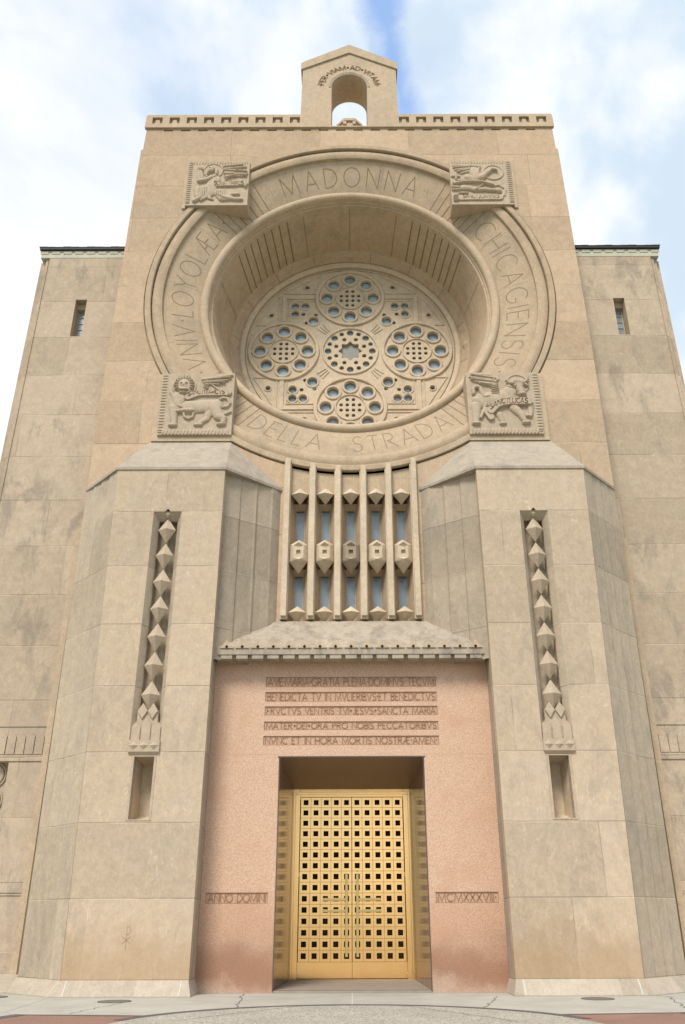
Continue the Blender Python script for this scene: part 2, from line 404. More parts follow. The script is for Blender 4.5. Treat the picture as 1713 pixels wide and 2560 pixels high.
def ribbon(mb, pl, mapf, wd):
    """thin flat strip laid along a polyline; mapf(x, y) -> point on the stone"""
    pl = [pl[0]] + [q for a, q in zip(pl, pl[1:]) if math.hypot(q[0] - a[0], q[1] - a[1]) > 1e-4]
    n = len(pl)
    if n < 2: return
    le, ri = [], []
    for i, (x, y) in enumerate(pl):
        d0 = (x - pl[i - 1][0], y - pl[i - 1][1]) if i else None
        d1 = (pl[i + 1][0] - x, pl[i + 1][1] - y) if i < n - 1 else None
        def nrm(d):
            l = math.hypot(*d); return (-d[1] / l, d[0] / l)
        a = nrm(d0) if d0 else nrm(d1); b = nrm(d1) if d1 else a
        mx, my = a[0] + b[0], a[1] + b[1]; l = math.hypot(mx, my) or 1; mx /= l; my /= l
        kk = min(1.9, 1 / max(.3, mx * a[0] + my * a[1])) * wd / 2
        le.append((x + mx * kk, y + my * kk)); ri.append((x - mx * kk, y - my * kk))
    for i in range(n - 1):
        mb.poly([mapf(*le[i]), mapf(*le[i + 1]), mapf(*ri[i + 1]), mapf(*ri[i])])
def subdiv(pl, step):
    o = [pl[0]]
    for a, b in zip(pl, pl[1:]):
        n = max(1, int(math.hypot(b[0] - a[0], b[1] - a[1]) / step))
        o += [(a[0] + (b[0] - a[0]) * i / n, a[1] + (b[1] - a[1]) * i / n) for i in range(1, n + 1)]
    return o
def text_mesh(body, width, height, x, z, y, mat, name, parent, thick=.02, fontoff=0.0, mid=True):
    cu = bpy.data.curves.new('t', 'FONT'); cu.body = body; cu.extrude = .05; cu.offset = fontoff; cu.space_character = 1.0
    o = bpy.data.objects.new('t', cu); COL.objects.link(o)
    dg = bpy.context.evaluated_depsgraph_get(); me = bpy.data.meshes.new_from_object(o.evaluated_get(dg))
    co = np.array([v.co[:] for v in me.vertices]); lo = co.min(0); hi = co.max(0)
    mb = MB(); sx = width / (hi[0] - lo[0]); sz = height / .72
    vs = [(x - width / 2 + (c[0] - lo[0]) * sx, y - thick / 2 + (-c[2] / .1) * thick, z + c[1] * sz) for c in co]
    mb.mesh(vs, [tuple(p.vertices) for p in me.polygons])
    bpy.data.objects.remove(o); bpy.data.meshes.remove(me); bpy.data.curves.remove(cu)
    return mb.build(name, mat, parent, fix=False)

# ------------------------------------------------------------------ levels of the facade
T = 1.33       # face of the central block
G = .80        # face of the pink granite portal
WG = 2.05      # face of the wings
ZC = 19.93     # centre of the great ring
ROSE = T + 3.2

church = bpy.data.objects.new('church', None); COL.objects.link(church); church.location = (0, 0, 0); church.empty_display_size = 2
finish(church, None, 'tan limestone church front with a great round window over gilded doors', 'church')

# ---- central block
def block_outline():
    return [(-7.54, 0), (-1.76, 0), (-1.79, 5.08), (1.79, 5.08), (1.76, 0), (7.54, 0), (7.63, 12.7), (7.62, 18), (7.50, 26.42), (7.43, 26.46), (7.40, 27.50), (-7.40, 27.50), (-7.43, 26.46), (-7.50, 26.42), (-7.62, 18), (-7.63, 12.7)]
a_ = math.asin(1.9 / 6.71)
hole = [(6.71 * math.sin(t), ZC + 6.71 * math.cos(t)) for t in np.linspace(math.pi + a_, 3 * math.pi - a_, 140)]
hole = hole + [(1.9, 8.68), (-1.9, 8.68)]
mb = MB(); mb.mesh(*plate_mesh(block_outline(), [hole] + [rect(.629 * k + .314 - .17, .629 * k + .314 + .17, 27.375, 27.46) for k in range(-11, 11)], T, T + .30))
mb.box(-7.3, 7.3, T + .10, T + .29, 27.36, 27.48)
# sides, back and the roof deck of the block
mb.box(-7.38, -6.9, T + .302, 11, 0, 27.49); mb.box(6.9, 7.38, T + .302, 11, 0, 27.49)
mb.box(-6.898, 6.898, 10.6, 11, 0, 27.49); mb.box(-6.898, 6.898, T + .302, 10.598, 27.2, 27.48)
mb.build('tower_wall', M['tower'], church)

# ---- parapet with sunk panels
mb = MB()
xs = [2.0 + .629 * i for i in range(9)]
hl = [rect(s * x - .185, s * x + .185, 27.70, 28.02) for x in xs for s in (-1, 1)]
for s_ in (-1, 1):
    mb.mesh(*plate_mesh([(s_ * 1.70, 27.545), (s_ * 7.47, 27.545), (s_ * 7.45, 28.06), (s_ * 7.40, 28.15), (s_ * 1.70, 28.15)], [h_ for h_ in hl if h_[0][0] * s_ > 0], T - .07, T + .05))
for s_ in (-1, 1): mb.box(s_ * 1.72, s_ * 7.36, T + .052, T + .5, 27.52, 28.14)
mb.box(-7.36, -6.9, T + .502, 11, 27.52, 28.14); mb.box(6.9, 7.36, T + .502, 11, 27.52, 28.14)
for x in xs:
    for s in (-1, 1):
        c = s * x
        mb.extrude([(c - .16, 27.705), (c + .16, 27.705), (c + .085, 27.79), (c + .065, 27.93), (c - .065, 27.93), (c - .085, 27.79)], T - .03, T + .051)
mb.box(-7.46, 7.46, T - .075, T + .05, 27.50, 27.543)
mb.build('parapet', M['plain'], church)
# ---- bellcote
bz0 = 27.55
arch = [(-.665, bz0 - .01), (.665, bz0 - .01)] + [(.665 * math.cos(a), 29.62 + .70 * math.sin(a)) for a in np.linspace(0, math.pi, 25)]
mb = MB(); mb.mesh(*plate_mesh([(-1.80, bz0 - .02), (1.80, bz0 - .02), (1.765, 30.62), (0, 31.52), (-1.765, 30.62)], [], T + 3, T + 3.1)) if False else None
mb = MB()
ol = [(-1.80, bz0), (-.665, bz0)] + [(.665 * math.cos(a), 29.62 + .70 * math.sin(a)) for a in np.linspace(math.pi, 0, 25)] + [(.665, bz0), (1.80, bz0), (1.765, 30.62), (0, 31.52), (-1.765, 30.62)]
mb.mesh(*plate_mesh(ol, [], T - .062, T + 1.15))
bell = mb.build('bellcote', M['plain'], church)
mb = MB()
for s in (-1, 1):
    mb.extrude([(s * 1.83, 30.56), (0, 31.50), (0, 31.95), (s * 1.70, 31.0), (s * 1.83, 30.88)][::s], T - .12, T + 1.2)
mb.build('coping', M['plain'], bell)
# slightly sunk margin round the arch
mb = MB(); n = 24
pr = []
for a in np.linspace(0, math.pi, n + 1): pr.append(((math.cos(a), math.sin(a))))
for (c0, s0), (c1, s1) in zip(pr, pr[1:]):
    mb.poly([(.665 * c0, T - .066, 29.62 + .70 * s0), (.665 * c1, T - .066, 29.62 + .70 * s1), (.76 * c1, T - .09, 29.62 + .80 * s1), (.76 * c0, T - .09, 29.62 + .80 * s0)])
    mb.poly([(.76 * c0, T - .09, 29.62 + .80 * s0), (.76 * c1, T - .09, 29.62 + .80 * s1), (.77 * c1, T - .062, 29.62 + .81 * s1), (.77 * c0, T - .062, 29.62 + .81 * s0)])
mb.build('arch_margin', M['roofstone'], bell)
st, wd = strokes('.PER+VIAM+AD+VITAM.', .17)
mb = MB(); rb = .96; H = .21; k_ = R(172) * rb / wd
for p in st:
    p = subdiv([(a * k_, b * H) for a, b in p], .05)
    ribbon(mb, p, lambda x, y: ((rb + y) * math.sin((x - wd * k_ / 2) / rb), T - .067, 29.60 + (rb + y) * 1.03 * math.cos((x - wd * k_ / 2) / rb)), .058)
mb.build('lettering', M['groove'], bell)  # flat strips, dark colour paints the shade of cut letters
# small octagonal chimney seen through the bellcote
mb = MB(); cy = 6.6
def octo(r): return [(r * math.cos(R(22.5 + 45 * i)), cy + r * math.sin(R(22.5 + 45 * i))) for i in range(8)]
mb.prism(octo(.56), 27.48, 33.60); mb.prism(octo(.64), 33.601, 33.74)
for i in range(8):
    a = R(22.5 + 45 * i); x, y = .55 * math.cos(a), cy + .55 * math.sin(a)
    mb.box(x - .07, x + .07, y - .07, y + .07, 33.40, 33.60)
mb.build('chimney', M['plain'], church)

# ---- the great ring
def bandY(r): return T + .16 + (6.07 - r) / (6.07 - 4.98) * .44
mb = MB()
prof = [(6.74, T + .07), (6.665, T + .07), (6.665, T - .05), (6.645, T - .065), (6.50, T - .065), (6.48, T - .05), (6.475, T + .13), (6.45, T + .13), (6.44, T + .04), (6.36, T + .005), (6.26, T + .0), (6.16, T + .03), (6.12, T + .05), (6.115, T + .16), (6.07, T + .16), (4.98, T + .60), (4.98, T + .70)]
mb.revolve(prof, ZC, 180)
ring = mb.build('inscription_ring', M['ring'], church)
mb = MB()
prof = [(4.985, T + .70)] + [(4.84 + .145 * math.cos(R(a)), T + .62 - .13 * math.sin(R(a))) for a in range(0, 181, 18)] + [(4.695, T + .72), (4.66, T + .74), (4.66, T + .80), (4.60, T + .81)]
mb.revolve(prof, ZC, 180); mb.build('roll_moulding', M['plain'], church)
mb = MB()
mb.revolve([(4.60, T + .81), (4.55, T + .95), (4.24, T + 2.70)], ZC, 180); mb.revolve([(4.24, T + 2.70), (4.22, T + 2.72), (4.00, T + 3.02), (4.00, T + 3.10)], ZC, 180)
rev = mb.build('window_reveal', M['ring'], church)
mb = MB()
for sgn in (-1, 1):
    for i in range(8):
        a = sgn * R(29.5 + 4.1 * i)
        p0 = (4.56, T + .93); p1 = (4.245, T + 2.69)
        da = .020 / 4.4
        mb.poly([((r - .014) * math.sin(a + e * da), y, ZC + (r - .014) * math.cos(a + e * da)) for (r, y), e in ((p0, -1), (p1, -1), (p1, 1), (p0, 1))])
mb.split('flute_strip', M['groove'], rev)  # dark strips on the reveal, the flutes' shade painted as colour
mb = MB()
for deg in (0, 21.5, -21.5, 75, -75, 110, -110, 150, -150):
    a = R(deg); da = .009 / 4.4
    mb.poly([((r - .014) * math.sin(a + e * da), y, ZC + (r - .014) * math.cos(a + e * da)) for (r, y), e in (((4.56, T + .93), -1), ((4.245, T + 2.69), -1), ((4.245, T + 2.69), 1), ((4.56, T + .93), 1))])
for deg in range(11, 360, 22):
    a = R(deg); da = .008 / 4.1
    mb.poly([((r - .014) * math.sin(a + e * da), y, ZC + (r - .014) * math.cos(a + e * da)) for (r, y), e in (((4.21, T + 2.73), -1), ((4.005, T + 3.01), -1), ((4.005, T + 3.01), 1), ((4.21, T + 2.73), 1))])
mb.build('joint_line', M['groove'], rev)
for i in range(8):
    a = R(45 * i); mb = MB()
    t = Vector((math.cos(a), 0, -math.sin(a))); rd = Vector((math.sin(a), 0, math.cos(a)))
    c = Vector((0, 0, ZC)) + rd * 4.11 + Vector((0, T + 2.87, 0)); ax = (rd * -.22 + Vector((0, .30, 0))).normalized(); nn = (rd * -.30 - Vector((0, .22, 0))).normalized()
    p = [c - t * .26, c + ax * .17, c + t * .26, c - ax * .17]; tip = c + nn * .07
    for j in range(4): mb.poly([p[j], p[(j + 1) % 4], tip])
    mb.split('diamond_boss', M['ring'], rev)

def ringmap(a0, rbase, sign):
    def f(x, y):
        r = rbase + sign * y; a = a0 + x
        return (r * math.sin(a), bandY(r) - .004, ZC + r * math.cos(a))
    return f
def ring_text(txt, a_start, a_end, r0, r1, inner_base=True, gap=.2, wdt=.030, squash=1):
    st, wd = strokes(txt, gap); mb = MB()
    for p in st:
        p = subdiv([(a / wd, b) for a, b in p], .03) if len(p) < 6 else [(a / wd, b) for a, b in p]
        # work in metres so the strip keeps its width
        rm = (r0 + r1) / 2; Lx = (a_end - a_start) * rm; Ly = (r1 - r0)
        q = [(a * Lx, b * Ly) for a, b in p]
        ribbon(mb, q, (lambda x, y: (lambda r, an: (r * math.sin(an), bandY(r) - .004, ZC + r * math.cos(an)))((r0 + y) if inner_base else (r1 - y), a_start + x / rm)), wdt)
    mb.build('lettering', M['softgroove'], ring)  # brown strips: shade of cut letters put into the colour
ring_text('*MADONNA*', R(-31.5), R(31.5), 5.20, 5.86, gap=.40)
ring_text('.VNIV.LOYOLQA.', R(-90 - 32), R(-90 + 38), 5.20, 5.86, gap=.24)
ring_text('.CHICAGIENSIS.', R(90 - 38), R(90 + 32), 5.20, 5.86, gap=.26)
ring_text('.DELLA  STRADA.', R(180 + 35), R(180 - 35), 5.18, 5.86, inner_base=False, gap=.30)
mb = MB()
for base in (0, 90, 180, 270):
    for s in (-1, 1):
        lo = 34.5 if base in (0, 180) else 38
        for i in range(5 if base != 180 else 4):
            if base in (90, 270) and ((base == 90 and s > 0) or (base == 270 and s < 0)):
                if i > 1: continue
                deg = base + s * (33.5 + i * 3.0)
            else: deg = base + s * (lo + i * 2.9)
            a = R(deg); out = 6.05; n_ = 5
            q = [(4.99 + (out - 4.99) * j / n_) for j in range(n_ + 1)]
            for r0, r1 in zip(q, q[1:]):
                mb.poly([(r * math.sin(a + e * .013 / r), bandY(r) - .004, ZC + r * math.cos(a + e * .013 / r)) for r, e in ((r0, -1), (r1, -1), (r1, 1), (r0, 1))])
mb.split('radial_strip', M['groove'], ring)  # flat dark strips, shade of radial grooves put into the colour
mb = MB()      # fine joints of the ring stones
for deg in (-20, 12, 63, 84, 108, 160, 196, 252, 276, 300):
    a = R(deg)
    for (r0, r1) in ((4.99, 5.5), (5.5, 6.05)):
        mb.poly([(r * math.sin(a + e * .007 / r), bandY(r) - .003, ZC + r * math.cos(a + e * .007 / r)) for r, e in ((r0, -1), (r1, -1), (r1, 1), (r0, 1))])
mb.build('joint_line', M['capstone'], ring)

# ---- rose window
tr = 3.80; holes = []; rings = []
CM = [(0, 2.40), (0, -2.40), (2.40, 0), (-2.40, 0)]
for cx, cz in CM:
    for i in range(8):
        a = R(45 * i); x, z = cx + .86 * math.sin(a), cz + .86 * math.cos(a)
        holes.append(circ(x, ZC + z, .20, 22)); rings.append((x, z, .21, .30, .05))
    for i in range(4):
        for j in range(4):
            if i in (0, 3) and j in (0, 3): continue
            holes.append(circ(cx + (i - 1.5) * .215, ZC + cz + (j - 1.5) * .215, .068, 12))
for i in range(16):
    a = R(22.5 * i); r = .125 if i % 2 == 0 else .085
    holes.append(circ(.80 * math.sin(a), ZC + .80 * math.cos(a), r, 14))
for i in range(8):
    a = R(22.5 + 45 * i); holes.append(circ(.545 * math.sin(a), ZC + .545 * math.cos(a), .08, 14))
star = []
for i in range(8):
    a = R(45 * i); b = R(45 * i + 22.5)
    star.append((.43 * math.sin(a), ZC + .43 * math.cos(a)))
    for da, rr in ((8, .385), (14, .345), (22.5, .33), (31, .345), (37, .385)):
        star.append((rr * math.sin(a + R(da)), ZC + rr * math.cos(a + R(da))))
holes.append(star)
for sx in (-1, 1):
    for sz in (-1, 1):
        for x, z, r in ((2.03, 2.03, .14), (1.66, 2.03, .14), (2.03, 1.66, .14), (1.34, 1.34, .175)):
            holes.append(circ(sx * x, ZC + sz * z, r, 18)); rings.append((sx * x, sz * z, r + .01, r + .07, .03))
        for x, z in ((1.72, 1.66), (1.60, 1.26), (1.26, 1.62), (2.9, 1.60), (1.60, 2.9)):
            r = .075 if x < 2 and z < 2 else .085
            holes.append(circ(sx * x, ZC + sz * z, r, 12))
            if x > 2 or z > 2: rings.append((sx * x, sz * z, .09, .14, .03))
mb = MB(); mb.mesh(*plate_mesh(circ(0, ZC, 3.97, 96), holes, ROSE, ROSE + .09))
rose = mb.build('rose_window', M['tracery'], church)
mb = MB(); mb.revolve([(4.0, T + 3.06), (3.92, T + 3.02), (3.84, T + 3.03), (3.79, T + 3.08), (3.78, ROSE)], ZC, 120); mb.revolve([(3.74, ROSE), (3.74, ROSE - .05), (3.70, ROSE - .05), (3.70, ROSE)], ZC, 120)
mb.build('rim_moulding', M['tracery'], rose)
def annulus(mb, cx, cz, r0, r1, h, n=28, y=ROSE):
    ch = min(.02, (r1 - r0) * .25); v = []
    prof = [(r0, y + .02), (r0, y - h + ch), (r0 + ch, y - h), (r1 - ch, y - h), (r1, y - h + ch), (r1, y + .001)]
    for i in range(n):
        a = 2 * math.pi * i / n
        for r, yy in prof: v.append((cx + r * math.sin(a), yy, ZC + cz + r * math.cos(a)))
    q = len(prof)
    mb.mesh(v, [(i * q + k, i * q + k + 1, ((i + 1) % n) * q + k + 1, ((i + 1) % n) * q + k) for i in range(n) for k in range(q - 1)])
for cx, cz in CM:
    mb = MB()
    annulus(mb, cx, cz, 1.16, 1.29, .07, 64)
    annulus(mb, cx, cz, .50, .54, .045, 40)
    mb.build('medallion_ring', M['tracery'], rose)
for x, z, r0, r1, h in rings:
    mb = MB(); annulus(mb, x, z, r0, r1, h, 24); mb.build('eyelet_ring', M['tracery'], rose)
mb = MB(); annulus(mb, 0, 0, .96, 1.03, .05, 56); mb.build('centre_ring', M['tracery'], rose)
mb = MB()
def seg_bar(mb, x0, z0, x1, z1, wd, h, y=ROSE):
    L_ = math.hypot(x1 - x0, z1 - z0); nx, nz = -(z1 - z0) / L_ * wd / 2, (x1 - x0) / L_ * wd / 2
    pts = [(x0 + nx, z0 + nz), (x1 + nx, z1 + nz), (x1 - nx, z1 - nz), (x0 - nx, z0 - nz)]
    mb.extrude([(a, b + ZC) for a, b in pts], y - h, y + .001)
for s in (-1, 1):
    for q in (-1, 1):
        # square frame behind the four medallions
        seg_bar(mb, s * 2.42, q * 1.30, s * 2.42, q * 2.50, .15, .045)
        seg_bar(mb, s * 1.30, q * 2.42, s * 2.34, q * 2.42, .15, .0448)
        seg_bar(mb, s * 2.25, q * 1.30, s * 2.25, q * 2.29, .03, .03)
        seg_bar(mb, s * 1.30, q * 2.25, s * 2.23, q * 2.25, .03, .0298)
        # triangular sunk fields outside the frame
        for u, v in (((2.60, 1.15), (3.42, 1.15)), ((2.60, 1.17), (2.60, 2.45)), ((3.44, 1.13), (2.62, 2.47))):
            seg_bar(mb, s * u[0], q * u[1], s * v[0], q * v[1], .035, .03)
            seg_bar(mb, s * u[1], q * u[0], s * v[1], q * v[0], .035, .0298)
        # splayed ornaments pointing at the centre
        for k_ in (-1, 0, 1):
            seg_bar(mb, s * (.82 + .06 * k_), q * (.82 - .06 * k_), s * (1.08 + .1 * k_), q * (1.08 - .1 * k_), .04, .028 + .0005 * k_)
mb.split('tracery_bar', M['tracery'], rose)
mb = MB(); mb.poly([(x, ROSE + .13, z) for x, z in circ(0, ZC, 3.9, 64)]); mb.build('glass', M['glass'], rose)
mb = MB(); mb.poly([(x, ROSE + .11, z) for x, z in circ(0, ZC, .52, 24)]); mb.build('centre_pane', simple('pale grey centre glass', (.24, .235, .20), .25), rose)
# lead bars behind the small eyelets
# ---- evangelist blocks with carved reliefs --------------------------------
NG = 190
U, V = np.meshgrid(np.linspace(0, 1, NG), np.linspace(0, 1, NG))
class Relief:
    def __init__(s, cmap): s.h = np.zeros((NG, NG)); s.c = cmap
    def pt(s, p): return s.c(*p)
    def cap(s, p, q, r0, r1, h=.07, flat=False):
        (x0, y0), (x1, y1) = s.pt(p), s.pt(q); r0 *= s.k; r1 *= s.k
        dx, dy = x1 - x0, y1 - y0; l2 = dx * dx + dy * dy + 1e-9
        t = np.clip(((U - x0) * dx + (V - y0) * dy) / l2, 0, 1); d = np.hypot(U - x0 - t * dx, V - y0 - t * dy); r = r0 + (r1 - r0) * t
        e = np.clip(1 - (d / r) ** 2, 0, 1); hh = h * (np.minimum(1, e * 6) if flat else np.sqrt(e)); s.h = np.maximum(s.h, hh)
    def path(s, ps, r, h=.07, r1=None, flat=False):
        n = len(ps) - 1; r1 = r if r1 is None else r1
        for i in range(n): s.cap(ps[i], ps[i + 1], r + (r1 - r) * i / n, r + (r1 - r) * (i + 1) / n, h, flat)
    def cut(s, ps, r, d=.02):
        r *= s.k
        for p, q in zip(ps, ps[1:]):
            (x0, y0), (x1, y1) = s.pt(p), s.pt(q); dx, dy = x1 - x0, y1 - y0; l2 = dx * dx + dy * dy + 1e-9
            t = np.clip(((U - x0) * dx + (V - y0) * dy) / l2, 0, 1); dd_ = np.hypot(U - x0 - t * dx, V - y0 - t * dy)
            s.h = s.h - d * np.clip(1 - (dd_ / r) ** 2, 0, 1)
    def halo(s, c, r, h=.03):
        x, y = s.pt(c); r *= s.k; d = np.hypot(U - x, V - y)
        s.h = np.maximum(s.h, np.where(d < r, h * .5, 0)); s.h = np.maximum(s.h, h * 1.5 * np.clip(1 - ((d - r * .95) / (r * .09)) ** 2, 0, 1))
    def text(s, txt, x0, x1, yb, ht, rise=None, r=9, d=.02):
        st, wd = strokes(txt, .2)
        for p in st: s.cut([(x0 + a / wd * (x1 - x0), yb - b * ht + (rise(a / wd) if rise else 0)) for a, b in p], r, d)
def crop_map(xl, xr, yt, yb):   # left/right edge x at top,bottom ; top/bottom y
    def f(x, y):
        t = (y - yt) / (yb - yt); a = xl[0] + (xl[1] - xl[0]) * t; b = xr[0] + (xr[1] - xr[0]) * t
        return (x - a) / (b - a), 1 - t
    return f
def feathers(rl, root, tips, r=26, h=.07):
    for i, t in enumerate(tips):
        k_ = i / max(1, len(tips) - 1); rl.path([(root[0][0] + (root[1][0] - root[0][0]) * k_, root[0][1] + (root[1][1] - root[0][1]) * k_), t], r, h * (.65 + .35 * ((i % 2))), r * .75)
def teeth(rl, side, n=21):
    hh = rl.h
    if side in ('L', 'R'):
        x = U if side == 'L' else 1 - U; w_ = np.abs(((V * n) % 1) - .5) * 2
        k_ = np.where((x < .075 - .0) & (V < .97) & (V > .03), .03 * np.clip((.62 - w_ * .9) * 3, 0, 1) * np.clip((.08 - x) / .03, 0, 1), 0)
    else:
        y = V if side == 'B' else 1 - V; w_ = np.abs(((U * n) % 1) - .5) * 2
        k_ = np.where((y < .075) & (U < .97) & (U > .03), .03 * np.clip((.62 - w_ * .9) * 3, 0, 1) * np.clip((.08 - y) / .03, 0, 1), 0)
    rl.h = np.maximum(rl.h, k_)

def lion():
    r = Relief(crop_map((200, 95), (1465, 1395), 275, 1375)); r.k = 1 / 1270.
    r.halo((570, 520), 215)
    r.cap((1000, 900), (1130, 870), 120, 135, .10); r.cap((640, 900), (1120, 870), 140, 130, .095)
    r.cap((440, 740), (410, 900), 150, 115, .085)
    for i in range(9): r.path([(330 + 10 * i, 640 + 28 * i), (420 + 14 * i, 760 + 18 * i)], 26, .10)
    r.path([(380, 900), (385, 1050), (395, 1200)], 85, .105, 52); r.cap((320, 1220), (410, 1215), 36, 42, .10)
    r.path([(720, 960), (560, 960), (440, 980)], 55, .12, 40); r.path([(560, 1010), (580, 1080), (650, 1110), (720, 1080), (740, 1010)], 26, .08)
    r.path([(1100, 900), (1180, 1060), (1270, 1110), (1270, 1190)], 115, .12, 46); r.cap((1180, 1210), (1280, 1200), 34, 40, .11)
    r.path([(1020, 990), (970, 1110), (850, 1195)], 80, .08, 44); r.cap((770, 1215), (870, 1210), 32, 40, .085)
    r.path([(1210, 760), (1270, 730), (1350, 745), (1385, 830), (1340, 890), (1270, 900)], 32, .08, 26)
    r.path([(1240, 1035), (1320, 1020), (1400, 985)], 30, .07, 20)
    r.cap((570, 460), (570, 560), 150, 130, .10); r.cap((560, 480), (545, 560), 90, 90, .135)
    r.cap((500, 585), (590, 585), 40, 40, .16); r.cap((500, 635), (590, 630), 30, 30, .13)
    r.cut([(400, 600), (470, 610), (600, 612), (640, 590)], 16, .06)
    for x in (520, 612): r.cut([(x, 478), (x + 2, 480)], 26, .05); r.cap((x, 480), (x + 1, 480), 12, 12, .14)
    r.cut([(515, 520), (530, 530)], 12, .03); r.cut([(570, 520), (556, 530)], 12, .03)
    for i in range(13):
        a = R(200 - 220 * i / 12); r.cap((570 + 120 * math.cos(a), 500 - 130 * math.sin(a)), (570 + 165 * math.cos(a), 500 - 175 * math.sin(a)), 22, 16, .12)
    feathers(r, ((930, 470), (900, 380)), [(1200, 480), (1290, 440), (1350, 400), (1400, 350), (1430, 310)], 26, .11)
    for i in range(5): r.path([(940 - 5 * i, 400 + 34 * i), (985, 430 + 32 * i)], 16, .09)
    r.path([(930, 420), (925, 570)], 36, .05); r.path([(1060, 480), (1180, 580)], 18, .06)
    r.path([(640, 720), (740, 680), (830, 645), (1360, 640)], 62, .075, flat=True); r.path([(1350, 590), (1370, 650), (1340, 690)], 22, .10)
    r.text('SANCTMARCVS', 640, 1290, 670, 75, lambda t: 45 * max(0, 1 - t * 4), 9, .03)
    teeth(r, 'L'); teeth(r, 'B'); return r
def ox():
    r = Relief(crop_map((155, 228), (1300, 1425), 228, 1225)); r.k = 1 / 1170.
    r.halo((985, 430), 195)
    r.cap((400, 700), (820, 640), 145, 160, .095); r.cap((340, 690), (420, 720), 90, 130, .10); r.cap((860, 560), (820, 680), 120, 110, .11)
    r.path([(320, 780), (325, 930), (320, 1050)], 85, .10, 52); r.cap((280, 1075), (360, 1070), 32, 34, .12)
    r.path([(700, 930), (750, 1030)], 60, .075, 48); r.cap((730, 1075), (790, 1070), 30, 32, .09)
    r.path([(940, 820), (1060, 940), (1110, 1030)], 85, .11, 44); r.cap((1100, 1065), (1180, 1060), 32, 36, .12)
    r.path([(1210, 780), (1215, 920)], 55, .08, 40); r.cap((1160, 950), (1210, 955), 34, 34, .10)
    r.path([(280, 590), (270, 510), (310, 470), (380, 490), (410, 570), (450, 640), (520, 630)], 34, .12, 44)
    feathers(r, ((640, 470), (620, 330)), [(480, 430), (380, 410), (300, 380), (240, 340), (215, 300), (240, 265)], 28, .11)
    r.path([(660, 340), (560, 270), (420, 250)], 40, .06)
    for i in range(8): r.path([(600 - 4 * i, 350 + 34 * i), (650 + 6 * i, 380 + 32 * i)], 17, .11)
    r.cap((1000, 430), (1065, 590), 105, 62, .15); r.cap((950, 400), (1060, 410), 80, 70, .16); r.cap((1040, 600), (1100, 600), 42, 42, .16)
    r.path([(810, 370), (850, 420), (930, 425)], 26, .14, 34); r.path([(1070, 415), (1130, 390), (1150, 330)], 34, .14, 18)
    r.cap((850, 470), (900, 500), 36, 24, .12); r.cap((1120, 440), (1150, 460), 30, 24, .12)
    for x, y in ((950, 490), (1085, 480)): r.cut([(x, y), (x + 2, y)], 26, .045); r.cap((x, y), (x + 1, y), 12, 12, .17)
    r.cut([(1010, 628), (1120, 622)], 12, .05)
    for i in range(7): r.cut([(930 + 22 * i, 360), (925 + 22 * i, 430)], 8, .02)
    r.path([(560, 880), (640, 790), (740, 745), (900, 730), (1180, 728)], 68, .13, flat=True); r.path([(480, 760), (430, 900), (400, 980)], 30, .10); r.cap((500, 880), (560, 980), 70, 60, .10, True); r.cap((1200, 690), (1205, 780), 24, 24, .15)
    r.text('SANCTLUCAS', 545, 1150, 770, 80, lambda t: 105 * max(0, 1 - t * 2.6) ** 1.3, 9, .035)
    teeth(r, 'R'); teeth(r, 'B'); return r
def angel():
    r = Relief(crop_map((275, 190), (1355, 1290), 222, 1005)); r.k = 1 / 1060.
    r.halo((700, 400), 175)
    r.path([(730, 560), (660, 680), (620, 790)], 100, .09, 120)
    r.path([(440, 400), (450, 590)], 34, .10, 48); r.path([(450, 590), (580, 570), (720, 510)], 48, .12, 52); r.path([(480, 400), (500, 540)], 30, .09, 36)
    for i in range(4): r.cap((425 + 28 * i, 355), (428 + 28 * i, 395), 15, 15, .12)
    r.cap((670, 370), (660, 400), 72, 66, .14); r.path([(720, 330), (760, 400), (755, 470)], 34, .12); r.cap((620, 430), (600, 460), 26, 18, .12)
    r.cut([(640, 380), (655, 384)], 12, .04); r.cut([(600, 432), (630, 436)], 9, .04)
    feathers(r, ((930, 560), (900, 330)), [(1010, 470), (1120, 490), (1220, 500), (1290, 490), (1310, 460), (1300, 420), (1290, 330), (1230, 300)], 27, .11)
    for i in range(8): r.cut([(930 + 28 * i, 560 - 22 * i), (985 + 28 * i, 585 - 22 * i)], 8, .03)
    r.path([(770, 650), (1270, 640)], 62, .08, flat=True); r.cap((1270, 590), (1275, 690), 30, 30, .12)
    r.text('SCMATTHAEUS', 720, 1240, 680, 72, None, 8, .03)
    r.path([(420, 740), (430, 850)], 80, .10, 70); r.path([(540, 740), (470, 870), (350, 950)], 90, .105, 34); r.path([(600, 800), (560, 880), (470, 940)], 60, .085, 22); r.path([(640, 830), (620, 900), (680, 920)], 40, .07, 20)
    r.path([(800, 800), (860, 900), (1000, 900)], 95, .11, 60); r.path([(980, 900), (1090, 920), (1200, 925)], 52, .10, 34); r.path([(930, 900), (1020, 830), (1150, 830)], 46, .09, 26)
    for i in range(4): r.cut([(770 + 30 * i, 760 + 18 * i), (760 + 36 * i, 850 + 16 * i), (860 + 30 * i, 930)], 9, .025)
    for i in range(5): r.cut([(460 + 32 * i, 720), (430 + 36 * i, 880)], 9, .022)
    teeth(r, 'L'); teeth(r, 'T'); return r
